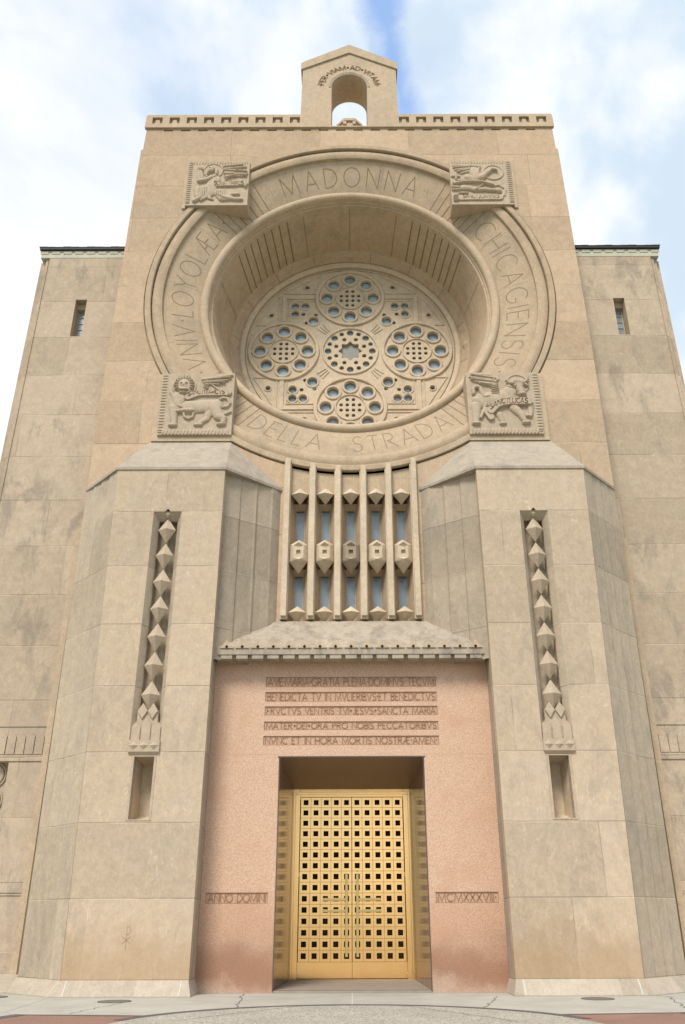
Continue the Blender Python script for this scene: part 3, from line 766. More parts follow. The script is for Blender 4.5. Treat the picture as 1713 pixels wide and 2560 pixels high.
def eagle():
    r = Relief(crop_map((135, 205), (1265, 1360), 130, 955)); r.k = 1 / 1130.
    r.halo((960, 365), 195)
    r.cap((600, 330), (640, 460), 110, 90, .09); r.cap((470, 450), (600, 470), 60, 70, .07)
    feathers(r, ((520, 330), (500, 230)), [(350, 380), (290, 350), (240, 310), (215, 270), (205, 230)], 30, .09)
    r.path([(500, 225), (560, 250), (700, 260)], 34, .09, 26); r.path([(690, 280), (660, 400)], 30, .09)
    r.path([(740, 460), (830, 390), (910, 335)], 80, .13, 40); r.path([(910, 330), (990, 325), (1030, 355)], 34, .14, 14)
    r.cut([(925, 318), (935, 320)], 12, .05); r.cut([(840, 440), (960, 370)], 10, .03)
    r.cap((180, 440), (320, 445), 22, 22, .08); r.cap((250, 390), (260, 490), 22, 22, .08)
    r.path([(240, 590), (420, 555), (740, 560), (960, 620)], 32, .13, 28); r.path([(300, 530), (500, 515), (700, 540)], 26, .09)
    for p in ((200, 560), (225, 580), (190, 600)): r.cap(p, (p[0] + 10, p[1] + 20), 16, 16, .10)
    r.path([(200, 640), (340, 650), (480, 650)], 30, .08); r.path([(200, 700), (340, 700)], 22, .09)
    r.path([(400, 660), (520, 670), (620, 700)], 70, .10, 60); r.path([(600, 700), (800, 700), (990, 720)], 55, .11, 38); r.cap((1065, 720), (1075, 730), 55, 52, .14); r.path([(640, 710), (760, 620)], 22, .13)
    r.cut([(1075, 700), (1080, 740)], 10, .04); r.path([(1000, 620), (1080, 610), (1150, 660)], 22, .06)
    r.path([(340, 850), (1090, 845)], 66, .06, flat=True); r.path([(1090, 845), (1170, 790), (1190, 700)], 46, .05, 30); r.path([(330, 770), (480, 770)], 24, .10)
    r.text('SANCTJOANNES', 400, 1070, 868, 74, None, 8, .03)
    for i in range(4): r.cap((230, 810 + 30 * i), (300, 805 + 30 * i), 16, 16, .09)
    teeth(r, 'R'); teeth(r, 'T'); return r
def carved_block(fn, x0, x1, z0, z1, label):
    mb = MB(); yf = T - .13; mb.box(x0, x1, yf, T + .95, z0, z1)
    blk = mb.build('corner_block', M['carved'], church, label=label)
    r = fn(); h = r.h.copy()
    # soften
    for _ in range(0):
        h[1:-1, 1:-1] = (h[1:-1, 1:-1] * 4 + h[:-2, 1:-1] + h[2:, 1:-1] + h[1:-1, :-2] + h[1:-1, 2:]) / 8
    h = np.maximum(h, 0); X = x0 + .02 + U * (x1 - x0 - .04); Z = z0 + .02 + V * (z1 - z0 - .04)
    m = h > .004; keep = m[:-1, :-1] | m[1:, :-1] | m[:-1, 1:] | m[1:, 1:]
    ids = -np.ones((NG, NG), int); mb = MB(); vs = []
    jj, ii = np.nonzero(keep)
    need = np.zeros((NG, NG), bool)
    for a in (0, 1):
        for b in (0, 1): need[jj + a, ii + b] = True
    ys, xs_ = np.nonzero(need); ids[ys, xs_] = np.arange(len(ys))
    vs = [(X[j, i], yf - h[j, i] * .92 + .0015, Z[j, i]) for j, i in zip(ys, xs_)]
    fs = [(ids[j, i], ids[j, i + 1], ids[j + 1, i + 1], ids[j + 1, i]) for j, i in zip(jj, ii)]
    mb.mesh(vs, fs, True); mb.build('relief_carving', M['carved'], blk, fix=False)
carved_block(angel, -5.68, -3.53, 23.62, 25.70, 'carved block with an angel holding a scroll')
carved_block(eagle, 3.53, 5.68, 23.62, 25.70, 'carved block with an eagle')
carved_block(lion, -5.76, -3.55, 14.45, 16.64, 'carved block with a winged lion')
carved_block(ox, 3.55, 5.76, 14.45, 16.64, 'carved block with a winged ox')
mb = MB()
for s in (-1, 1):
    mb.box(s * 5.684, s * 5.80, T - .06, T + .05, 23.55, 25.70)
    mb.box(s * 5.764, s * 5.93, T - .06, T + .05, 14.28, 16.66); mb.box(s * 3.50, s * 5.762, T - .058, T + .05, 14.28, 14.446)
mb.split('block_margin', M['plain'], church)

# ---- mullioned window under the ring ---------------------------------------
scr = MB(); P = T + .50
CX = [-1.46, -.73, 0, .73, 1.46]
def ringz(x, r=6.50): return ZC - math.sqrt(r * r - x * x)
for c in CX:
    # splayed channel, solid stone back with two openings
    for s in (-1, 1):
        scr.poly([(c + s * .285, T + .06, 8.68), (c + s * .13, P, 8.68), (c + s * .13, P, 12.55), (c + s * .285, T + .06, 12.55)])
    for z0, z1 in ((8.68, 9.15), (10.16, 11.25), (12.20, 12.55)): scr.poly([(c - .13, P, z0), (c + .13, P, z0), (c + .13, P, z1), (c - .13, P, z1)])
    # sloping sill and head of the openings
    for z0, z1 in ((10.16, 10.30), (12.20, 12.34)): scr.poly([(c - .13, P - .002, z0), (c + .13, P - .002, z0), (c + .20, P - .2, z1), (c - .20, P - .2, z1)])
    # plain panel above
    zt = ringz(abs(c) + .3, 6.45)
    scr.box(c - .29, c + .29, T + .07, T + .3, 12.551, zt)
scr.box(-1.9, 1.9, P + .16, P + .3, 8.68, 13.6)
scr.box(-1.9, 1.9, T - .02, P + .1, 8.60, 8.678)
screen = scr.build('mullioned_window', M['plain'], church)
for i in range(6):
    x = -1.825 + .73 * i; mb = MB(); zt = ringz(abs(x), 6.56)
    mb.extrude([(x - .078, 8.80), (x + .078, 8.80), (x + .078, zt), (x - .078, zt)], T - .16, T - .04)
    mb.extrude([(x - .105, 8.74), (x + .105, 8.74), (x + .105, zt), (x - .105, zt)], T - .042, T + .12)
    mb.build('mullion', M['tracery'], screen, bevel=.012)
for c in CX:
    for z0, z1 in ((9.15, 10.16), (11.25, 12.20)):
        mb = MB(); mb.poly([(c - .13, P + .05, z0), (c + .13, P + .05, z0), (c + .13, P + .05, z1), (c - .13, P + .05, z1)])
        mb.build('pane', M['screenglass'], screen)
        mb = MB(); mb.box(c - .13, c - .112, P, P + .048, z0, z1); mb.box(c + .112, c + .13, P, P + .048, z0, z1); mb.build('pane_frame', M['plain'], screen)
    def gem(zc, up, dn, full=True, hw=.25):
        mb = MB(); y = T - .02
        pts = [(c - hw, y, zc), (c, y + .12, zc + up), (c + hw, y, zc), (c, y + .16, zc - dn)]; t = (c, T - .19, zc - .02)
        for j in range(4): mb.poly([pts[j], pts[(j + 1) % 4], t])
        bk = (c, T + .45, zc)
        for j in range(4): mb.poly([pts[(j + 1) % 4], pts[j], bk])
        mb.build('diamond_boss', M['tracery'], screen, bevel=.006)
    gem(12.50, .27, .27); gem(8.93, .22, .25)
    mb = MB(); hw = .25; y = T + .02; yf = T - .11
    # elongated gem: square body with pyramids above and below
    A = [(c - hw, y, 10.93), (c + hw, y, 10.93), (c + hw, y, 10.42), (c - hw, y, 10.42)]
    Bf = [(c - .14, yf, 10.86), (c + .14, yf, 10.86), (c + .14, yf, 10.50), (c - .14, yf, 10.50)]
    for j in range(4): mb.poly([A[j], A[(j + 1) % 4], Bf[(j + 1) % 4], Bf[j]])
    I = [(c - .06, yf, 10.73), (c + .06, yf, 10.73), (c + .06, yf, 10.61), (c - .06, yf, 10.61)]
    for j in range(4): mb.poly([Bf[j], Bf[(j + 1) % 4], I[(j + 1) % 4], I[j]])
    J = [(a, yf + .07, b) for a, _, b in I]
    for j in range(4): mb.poly([I[j], I[(j + 1) % 4], J[(j + 1) % 4], J[j]])
    mb.poly(J)
    for zt, zb, sgn in ((11.14, 10.93, 1), (10.10, 10.42, -1)):
        tip = (c, T + .14, zt); f = (c, yf - .09, zb + sgn * .0); l = (c - hw, y, zb); r_ = (c + hw, y, zb)
        mb.poly([l, f, tip]); mb.poly([f, r_, tip]); mb.poly([l, tip, (c, T + .45, zb)]); mb.poly([r_, tip, (c, T + .45, zb)])
        q = Bf[0], Bf[1]
        zz = Bf[0][2] if sgn > 0 else Bf[2][2]
        mb.poly([l, (c - .14, yf, zz), f]); mb.poly([(c - .14, yf, zz), (c + .14, yf, zz), f]); mb.poly([(c + .14, yf, zz), r_, f])
    mb.build('diamond_boss', M['stained'] if c == 0 else M['tracery'], screen)

# ---- canopy over the portal -------------------------------------------------
mb = MB(); yb = T - .02; yf = .30; zf = 7.66
mb.poly([(-3.42, yf, zf), (3.42, yf, zf), (2.02, yb, 8.68), (-2.02, yb, 8.68)])
for s in (-1, 1): mb.poly([(s * 3.42, yf, zf), (s * 2.02, yb, 8.68), (s * 3.42, yb, zf)])
mb.poly([(-3.42, yf, zf), (3.42, yf, zf), (3.42, yf, 7.48), (-3.42, yf, 7.48)]); mb.poly([(-3.42, yf, 7.48), (3.42, yf, 7.48), (3.42, G + .2, 7.48), (-3.42, G + .2, 7.48)])
canopy = mb.build('portal_canopy', M['roofstone'], church)
mb = MB(); nD = 17
for i in range(nD):
    x = (i - 8) * .393
    mb.box(x - .145, x + .145, yf + .02, yf + .35, 7.375, 7.478)
mb.box(-3.42, 3.42, yf + .10, G + .02, 7.40, 7.477)
mb.split('dentil', M['roofstone'], canopy)
sl = (8.68 - zf) / (yb - yf)
for i in range(nD):
    x = (i - 8) * .393; mb = MB()
    p = [(x - .16, yf - .02, zf - .015), (x, yf + .085, zf + .085 * sl + .03), (x + .16, yf - .02, zf - .015), (x, yf - .06, zf - .06)]
    mb.extrude([(x - .17, zf - .02), (x, zf + .19), (x + .17, zf - .02)], yf - .03, yf + .14)
    mb.build('crest_stone', M['plain'], canopy)
    mb = MB(); mb.poly([(x - .045, yf - .033, zf + .01), (x, yf - .033, zf + .06), (x + .045, yf - .033, zf + .01), (x, yf - .033, zf - .04)])
    mb.build('black_diamond', M['black'], canopy)  # black patch on the stone face in place of a shaded hole

# ---- octagonal piers --------------------------------------------------------
def lerp(a, b, t): return a + (b - a) * t
NX = 4.91
def mirror(pts, s): return [(x * s, y) for x, y in pts] if s > 0 else [(x * s, y) for x, y in pts][::-1]
for s in (-1, 1):
    side = 'left' if s < 0 else 'right'
    zt = 12.68
    front = [(s * 3.47, 0.27), (s * 6.19, .27), (s * 6.40, zt), (s * 3.45, zt)]
    top = 11.34
    niche = [(s * (NX - .375), 5.30), (s * (NX + .375), 5.30), (s * (NX + .375), top), (s * (NX + .075), top), (s * NX, top + .09), (s * (NX - .075), top), (s * (NX - .375), top)]
    slot = rect(s * 4.64, s * 5.12, 3.52, 4.93)
    mb = MB(); mb.mesh(*plate_mesh(front, [niche, slot], 0, .25))
    pier = mb.build('corner_pier', M['pier'], church, label='%s stone pier with a tall niche of carved diamonds' % side)
    # inner and outer flanks, stepped like shallow flutes
    mb = MB()
    zc = 7.35
    inn = [(3.468, .252), (3.43, .28), (3.12, .46), (3.06, .50), (3.04, .56), (2.70, .78), (2.64, .80), (2.60, .88), (2.28, 1.08), (2.22, 1.10), (2.02, 1.325)]
    for a, b in zip(inn, inn[1:]): mb.poly([(s * a[0], a[1], zc), (s * b[0], b[1], zc), (s * b[0], b[1], zt), (s * a[0], a[1], zt)])
    mb.poly([(s * 3.47, .0, zc), (s * 3.468, .252, zc), (s * 3.468, .252, zt), (s * 3.45, .0, zt)])
    mb.poly([(s * 3.469, .25, .02), (s * 3.469, G + .02, .02), (s * 3.469, G + .02, 7.42), (s * 3.469, .25, 7.42)])
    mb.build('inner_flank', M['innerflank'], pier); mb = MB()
    fl = 4
    def outp(z):
        t = z / zt; x0 = lerp(6.19, 6.40, t); x1 = lerp(7.56, 7.62, t); pts = [(x0, .0), (x0 + .03, .05)]
        for i in range(fl):
            a, b = (i + .06) / fl, (i + .97) / fl
            pts.append((lerp(x0 + .03, x1, a), lerp(.05, T - .03, a) + (.035 if i else 0))); pts.append((lerp(x0 + .03, x1, b), lerp(.05, T - .03, b) - .0))
        pts.append((x1, T + .02)); return pts
    A = outp(.27); B = outp(zt)
    for i in range(len(A) - 1): mb.poly([(s * A[i][0], A[i][1], .27), (s * A[i + 1][0], A[i + 1][1], .27), (s * B[i + 1][0], B[i + 1][1], zt), (s * B[i][0], B[i][1], zt)])
    mb.build('fluted_flank', M['facet'], pier)
    # sloping cap
    mb = MB(); o = .03
    f0 = (s * (3.45 - o), -o, zt + .01); f1 = (s * (6.40 + o), -o, zt + .01); w0 = (s * 3.56, T, 14.27); w1 = (s * 5.97, T, 14.27); i0 = (s * 1.97, T - .01, zt + .01); o1 = (s * 7.66, T - .01, zt + .01)
    mb.poly([f0, f1, w1, w0]); mb.poly([f0, w0, i0]); mb.poly([f1, o1, w1])
    d = (0, 0, -.07)
    def dn(p): return (p[0], p[1], p[2] - .08)
    mb.poly([i0, f0, dn(f0), dn(i0)]); mb.poly([f0, f1, dn(f1), dn(f0)]); mb.poly([f1, o1, dn(o1), dn(f1)]); mb.poly([dn(i0), dn(f0), dn(f1), dn(o1)])
    mb.build('pier_cap', M['capstone'], pier)
    # niche lining
    mb = MB(); d1 = .20; d2 = .42; hw = .245
    zb = 5.30
    for q in (-1, 1):
        mb.poly([(s * NX + q * .375, .002, zb), (s * NX + q * hw, d1, zb), (s * NX + q * hw, d1, 11.13), (s * NX + q * .375, .002, top)])
        mb.poly([(s * NX + q * hw, d1, zb), (s * NX + q * hw, d2, zb), (s * NX + q * hw, d2, 11.13), (s * NX + q * hw, d1, 11.13)])
    mb.poly([(s * NX - .375, .002, top), (s * NX + .375, .002, top), (s * NX + hw, d1, 11.13), (s * NX - hw, d1, 11.13)])
    mb.poly([(s * NX - hw, d1, 11.13), (s * NX + hw, d1, 11.13), (s * NX + hw, d2, 11.13), (s * NX - hw, d2, 11.13)])
    for q in (-1, 1): mb.poly([(s * NX, .249, top + .09), (s * NX + q * .075, .249, top), (s * NX, .249, top)])
    mb.poly([(s * NX - hw, d2, zb), (s * NX + hw, d2, zb), (s * NX + hw, d2, 11.13), (s * NX - hw, d2, 11.13)])
    mb.box(s * NX - .02, s * NX + .02, d2 - .03, d2 - .001, zb, 11.1)
    lining = mb.build('niche_lining', M['facet'], pier)
    # chain of diamonds
    for i in range(7):
        z = 10.84 - .738 * i; mb = MB(); c = s * NX
        p = [(c - .238, .13, z), (c, .15, z + .368), (c + .238, .13, z), (c, .15, z - .372)]; t = (c, -.03, z); b = (c, .30, z)
        for j in range(4): mb.poly([p[j], p[(j + 1) % 4], t]); mb.poly([p[(j + 1) % 4], p[j], b])
        mb.build('carved_diamond', M['carved'], pier, bevel=.006)
    mb = MB(); mb.pyramid(s * NX, 11.27, .075, .085, .06, .07); mb.build('carved_diamond', M['carved'], pier)
    # cluster of shafts under the chain, and the bracket band
    mb = MB()
    for q in (-1, 1):
        c = s * NX + q * .124; mb.extrude([(c - .118, 6.0), (c, 5.81), (c + .118, 6.0), (c, 6.19)], -.015, .12)
    mb.split('lozenge', M['carved'], pier, bevel=.008)
    mb = MB()
    for q in (-1, 0, 1):
        c = s * NX + q * .243; hb = .105
        topz = 5.72 if q else 5.80
        mb.extrude([(c - hb, 5.28), (c + hb, 5.28), (c + hb, topz - .10), (c, topz), (c - hb, topz - .10)], .0 if q else .004, .12)
    mb.extrude([(s * NX - .25, 5.3), (s * NX + .25, 5.3), (s * NX + .25, 6.02), (s * NX - .25, 6.02)], .035, .15)
    mb.extrude([(s * NX - .374, 5.3), (s * NX + .374, 5.3), (s * NX + .374, 5.64), (s * NX + .26, 5.76), (s * NX - .26, 5.76), (s * NX - .374, 5.64)], .055, .2)
    mb.build('shaft_cluster', M['carved'], pier, bevel=.01)
    mb = MB(); c = s * NX
    mb.extrude([(c - .37, 5.03), (c + .37, 5.03), (c + .37, 5.30), (c - .37, 5.30)], -.07, .1)
    v = [(c - .37, -.07, 5.03), (c + .37, -.07, 5.03), (c + .30, .0, 4.955), (c - .30, .0, 4.955)]
    mb.poly(v); mb.poly([v[1], (c + .37, .0, 5.03), v[2]]); mb.poly([v[0], v[3], (c - .37, 0, 5.03)])
    for q in (-1, 0, 1): mb.pyramid(c + q * .243, 5.175, .112, .105, -.071, .05)
    mb.build('bracket_band', M['carved'], pier)
    # deep slot with a moulded frame
    mb = MB(); x0, x1 = s * 4.64, s * 5.12; xo = (4.70, 5.14)
    D_ = .66
    bk = [(s * 4.80, D_, 3.66), (s * 5.04, D_, 3.66), (s * 5.04, D_, 4.84), (s * 4.80, D_, 4.84)]; fr = [(x0, .24, 3.52), (x1, .24, 3.52), (x1, .24, 4.93), (x0, .24, 4.93)]
    for j in range(4): mb.poly([fr[j], fr[(j + 1) % 4], bk[(j + 1) % 4], bk[j]])
    mb.poly(bk); mb.build('window_slot', M['tracery'], pier)  # lighter stone colour makes up for light not bounced into the slot
    mb = MB()
    mb.mesh(*plate_mesh(rect(s * 4.59, s * 5.17, 3.50, 4.95), [rect(s * 4.645, s * 5.115, 3.525, 4.925)], -.012, .05)); mb.build('slot_frame', M['carved'], pier)
    # battered base course
    mb = MB()
    P0 = [(3.37, .80), (3.37, -.25), (6.33, -.25), (7.62, .95), (7.62, T)]; P1 = [(3.475, .80), (3.475, -.012), (6.20, -.012), (7.58, T - .05), (7.58, T)]
    for i in range(4):
        mb.poly([(s * P0[i][0], P0[i][1], 0), (s * P0[i + 1][0], P0[i + 1][1], 0), (s * P0[i + 1][0], P0[i + 1][1], .02), (s * P0[i][0], P0[i][1], .02)])
        mb.poly([(s * P0[i][0], P0[i][1], .02), (s * P0[i + 1][0], P0[i + 1][1], .02), (s * P1[i + 1][0], P1[i + 1][1], .30), (s * P1[i][0], P1[i][1], .30)])
    mb.poly([(s * P1[0][0], .80, .30), (s * P1[1][0], P1[1][1], .30), (s * P1[2][0], P1[2][1], .30), (s * P1[3][0], P1[3][1], .30), (s * 6, .8, .30)])
    mb.build('base_course', M['plinth'], pier)
    mb = MB()
    for x in (3.62, 6.05):
        mb.poly([(s * (x - .012), -.253, .02), (s * (x + .012), -.253, .02), (s * (x + .012), -.018, .30), (s * (x - .012), -.018, .30)])
    mb.split('mortar_joint', M['mortar'], pier)
    if s < 0:      # chi-rho on the left pier, thin strips coloured like a shaded cut
        mb = MB()
        cx_, z_ = -4.88, .86
        sh = [[(0, 0), (0, .47)], [(0, .47)] + arcp(.0, .39, .085, .08, 90, -90, 8), [(-.09, .13), (.09, .27)], [(-.09, .27), (.09, .13)]]
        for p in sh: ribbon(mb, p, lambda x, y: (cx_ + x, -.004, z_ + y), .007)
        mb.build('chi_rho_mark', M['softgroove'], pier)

# ---- pink granite portal ----------------------------------------------------
PH = [rect(-2.16, 2.15, 6.775, 7.02), rect(-2.165, 2.155, 6.405, 6.64), rect(-2.165, 2.155, 6.06, 6.28), rect(-2.17, 2.155, 5.70, 5.90), rect(-2.175, 2.155, 5.33, 5.545),
      rect(-3.34, -1.93, 1.79, 2.012), rect(1.92, 3.35, 1.79, 2.012)]
ol = [(-3.466, 0), (-1.745, 0), (-1.775, 5.06), (1.775, 5.06), (1.745, 0), (3.466, 0), (3.466, 7.5), (-3.466, 7.5)]
mb = MB(); mb.mesh(*plate_mesh(ol, PH, G, G + .05))
portal = mb.build('granite_portal', M['granite'], church)
mb = MB()
for h_ in PH:
    x0, x1 = h_[0][0], h_[1][0]; z0, z1 = h_[0][1], h_[2][1]
    mb.poly([(x0 - .01, G + .022, z0 - .01), (x1 + .01, G + .022, z0 - .01), (x1 + .01, G + .022, z1 + .01), (x0 - .01, G + .022, z1 + .01)])
mb.split('sunk_panel', M['granitecut'], portal)
TX = ['AVE.MARIA.GRATIA PLENA.DOMINVS TECVM', 'BENEDICTA TV IN MVLIERIBVS.ET BENEDICTVS', 'FRVCTVS VENTRIS TVI+JESVS+SANCTA MARIA', 'MATER+DEI+ORA PRO NOBIS PECCATORIBVS', 'NVNC ET IN HORA MORTIS NOSTRQ.AMEN.', 'ANNO DOMINI', 'MCMXXXVIII.']
for t_, h_ in zip(TX, PH):
    x0, x1 = h_[0][0], h_[1][0]; z0, z1 = h_[0][1], h_[2][1]
    mb = MB()
    for p in ([(x0, z1), (x1, z1)], [(x0, z0), (x0, z1)], [(x1, z0), (x1, z1)], [(x0, z0), (x1, z0)]):
        ribbon(mb, p, lambda x, z: (x, G - .002, z), .010)
    mb.build('panel_outline', M['graniteletter'], portal)
    sk, wd = strokes(t_, .17); mb = MB(); W_ = x1 - x0 - .10; H_ = z1 - z0 - .055
    for p in sk: ribbon(mb, [(a / wd * W_, b * H_) for a, b in p], lambda x, z: (x0 + .05 + x, G + .010, z0 + .03 + z), .021)
    mb.build('lettering', M['graniteletter'], portal)
# hairline margin and joint
mb = MB()
for s in (-1, 1): mb.box(s * 1.776, s * 3.46, G - .0015, G + .001, 5.095, 5.105)
mb.build('joint_line', M['granitecut'], portal)
mb = MB(); mb.box(-1.80, 1.80, G - .012, G + .02, 5.03, 5.058); 
for s in (-1, 1): mb.box(s * 1.742, s * 1.762, G - .012, G + .02, 0.02, 5.03)
mb.build('edge_strip', simple('dark metal edge', (.12, .09, .085), .4, .5), portal)
DY = G + 3.0
mb = MB()
f4 = [(-1.745, G + .05, 0), (-1.775, G + .05, 5.06), (1.775, G + .05, 5.06), (1.745, G + .05, 0)]; b4 = [(-1.56, DY + .1, 0), (-1.56, DY + .1, 4.66), (1.56, DY + .1, 4.66), (1.56, DY + .1, 0)]
for j in (0, 2): mb.poly([f4[j], f4[j + 1], b4[j + 1], b4[j]])
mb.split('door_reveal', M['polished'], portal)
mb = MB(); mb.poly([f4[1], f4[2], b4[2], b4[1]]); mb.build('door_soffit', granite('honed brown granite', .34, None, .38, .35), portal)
mb = MB()
mb.box(-1.744, 1.744, G - .0, DY + .3, .003, .045)
mb.mesh([(-1.74, G + .05, .05), (1.74, G + .05, .05), (1.56, DY, .10), (-1.56, DY, .10)], [(0, 1, 2, 3)])
mb.build('threshold', simple('worn threshold stone', (.30, .25, .20), .8, var=.25, scale=4, bump=.2), portal)

# ---- doors ------------------------------------------------------------------
ZB, ZT = .11, 4.60
mb = MB()
for s in (-1, 1): mb.box(s * 1.405, s * 1.59, DY - .03, DY + .10, .06, ZT + .08)
mb.box(-1.404, 1.404, DY - .03, DY + .10, ZT - .125, ZT + .079)
for s in (-1, 1): mb.box(s * 1.47, s * 1.528, DY - .06, DY - .032, ZB, ZT - .062)
mb.box(-1.528, 1.528, DY - .06, DY - .032, ZT - .06, ZT - .001)
mb.build('door_frame', M['gold'], church, bevel=.006)
rows = 15; RZ0 = .615; RZ1 = 4.335
rp = (RZ1 - RZ0) / (rows - 1); cw = .276
studm = None
for s in (-1, 1):
    mb = MB(); x_in, x_out = .004, 1.40; y = DY + .03; g = .0045
    zlow = RZ0 - rp / 2; zhi = RZ1 + rp / 2
    for i in range(5):
        for j in range(rows):
            c = s * (.142 + cw * i); z = RZ0 + rp * j; a, b = cw / 2 - g, rp / 2 - g; hh = .066
            o = [(c - a, y, z - b), (c + a, y, z - b), (c + a, y, z + b), (c - a, y, z + b)]
            q = [(c - hh, y, z - hh), (c + hh, y, z - hh), (c + hh, y, z + hh), (c - hh, y, z + hh)]
            q2 = [(p[0], y + .05, p[2]) for p in q]; o2 = [(p[0], y + .02, p[2]) for p in o]
            for k in range(4):
                k2 = (k + 1) % 4
                mb.poly([o[k], o[k2], q[k2], q[k]]); mb.poly([q[k], q[k2], q2[k2], q2[k]]); mb.poly([o[k], o[k2], o2[k2], o2[k]])
    mb.box(s * x_in, s * x_out, y - .001, y + .03, ZB + .005, zlow - g)
    mb.box(s * x_in, s * x_out, y - .001, y + .03, zhi + g, ZT - .13)
    leaf = mb.build('door_leaf', M['gold'], church, label='%s gilded door leaf' % ('left' if s < 0 else 'right'))
    mb = MB(); mb.box(s * .001, s * 1.403, y + .06, y + .09, ZB, ZT - .126); mb.build('back_sheet', M['black'], leaf)
    mb = MB(); lh = .010
    for j in range(rows + 1): mb.box(s * x_in, s * x_out, y + .012, y + .055, RZ0 + rp * (j - .5) - .012, RZ0 + rp * (j - .5) + .012)
    for i in range(6): mb.box(s * (.142 + cw * (i - .5)) - .012, s * (.142 + cw * (i - .5)) + .012, y + .0125, y + .054, zlow, zhi)
    mb.build('seam', M['golddark'], leaf)
    for i in range(5):
        for j in range(rows):
            c = s * (.142 + cw * i); z = RZ0 + rp * j
            if studm is None:
                mb = MB(); q = [(-.062, 0, -.062), (.062, 0, -.062), (.062, 0, .062), (-.062, 0, .062)]
                for k in range(4): mb.poly([q[k], q[(k + 1) % 4], (0, -.052, 0)])
                so = mb.build('stud', M['stud'], leaf); studm = so.data; so.location = (c, y + .056, z)
            else:
                so = bpy.data.objects.new('stud', studm); COL.objects.link(so); so.parent = leaf; so.location = (c, y + .056, z)
    # long pull bar with two cross bars
    xv = s * .142; zl = RZ0 - .02; zh = RZ0 + rp * 7 + .05
    mb = MB(); yh = y - .13
    mb.box(xv - .034, xv + .034, yh, yh + .035, zl, zh)
    for z in (zl + .02, zh - .06): mb.box(xv - .03, xv + .03, yh + .036, y, z, z + .04)
    for j in (4, 5):
        z = RZ0 + rp * j - .02 + (.0 if j == 4 else .0)
        x0, x1 = xv + s * .036, s * (.142 + cw * 2) + s * .06
        mb.box(x0, x1, yh + .001, yh + .033, z - .032, z + .032); mb.box(x1 - s * .05, x1 - s * .002, yh + .034, y, z - .03, z + .03)
    mb.build('pull_handle', M['handle'], leaf, bevel=.004)
    mb = MB()
    for z in (ZB + .03, RZ0 + rp * 7, ZT - .20): mb.box(s * 1.375, s * 1.415, y - .05, y - .002, z, z + .10)
    mb.split('hinge', M['handle'], leaf, bevel=.008)
mb = MB()
for a in range(1): mb.extrude(circ(.142, RZ0 + rp * 7.5, .022, 16), DY + .01, DY + .029)
mb.build('keyhole_cover', simple('copper disc', (.75, .38, .16), .35, 1), leaf)

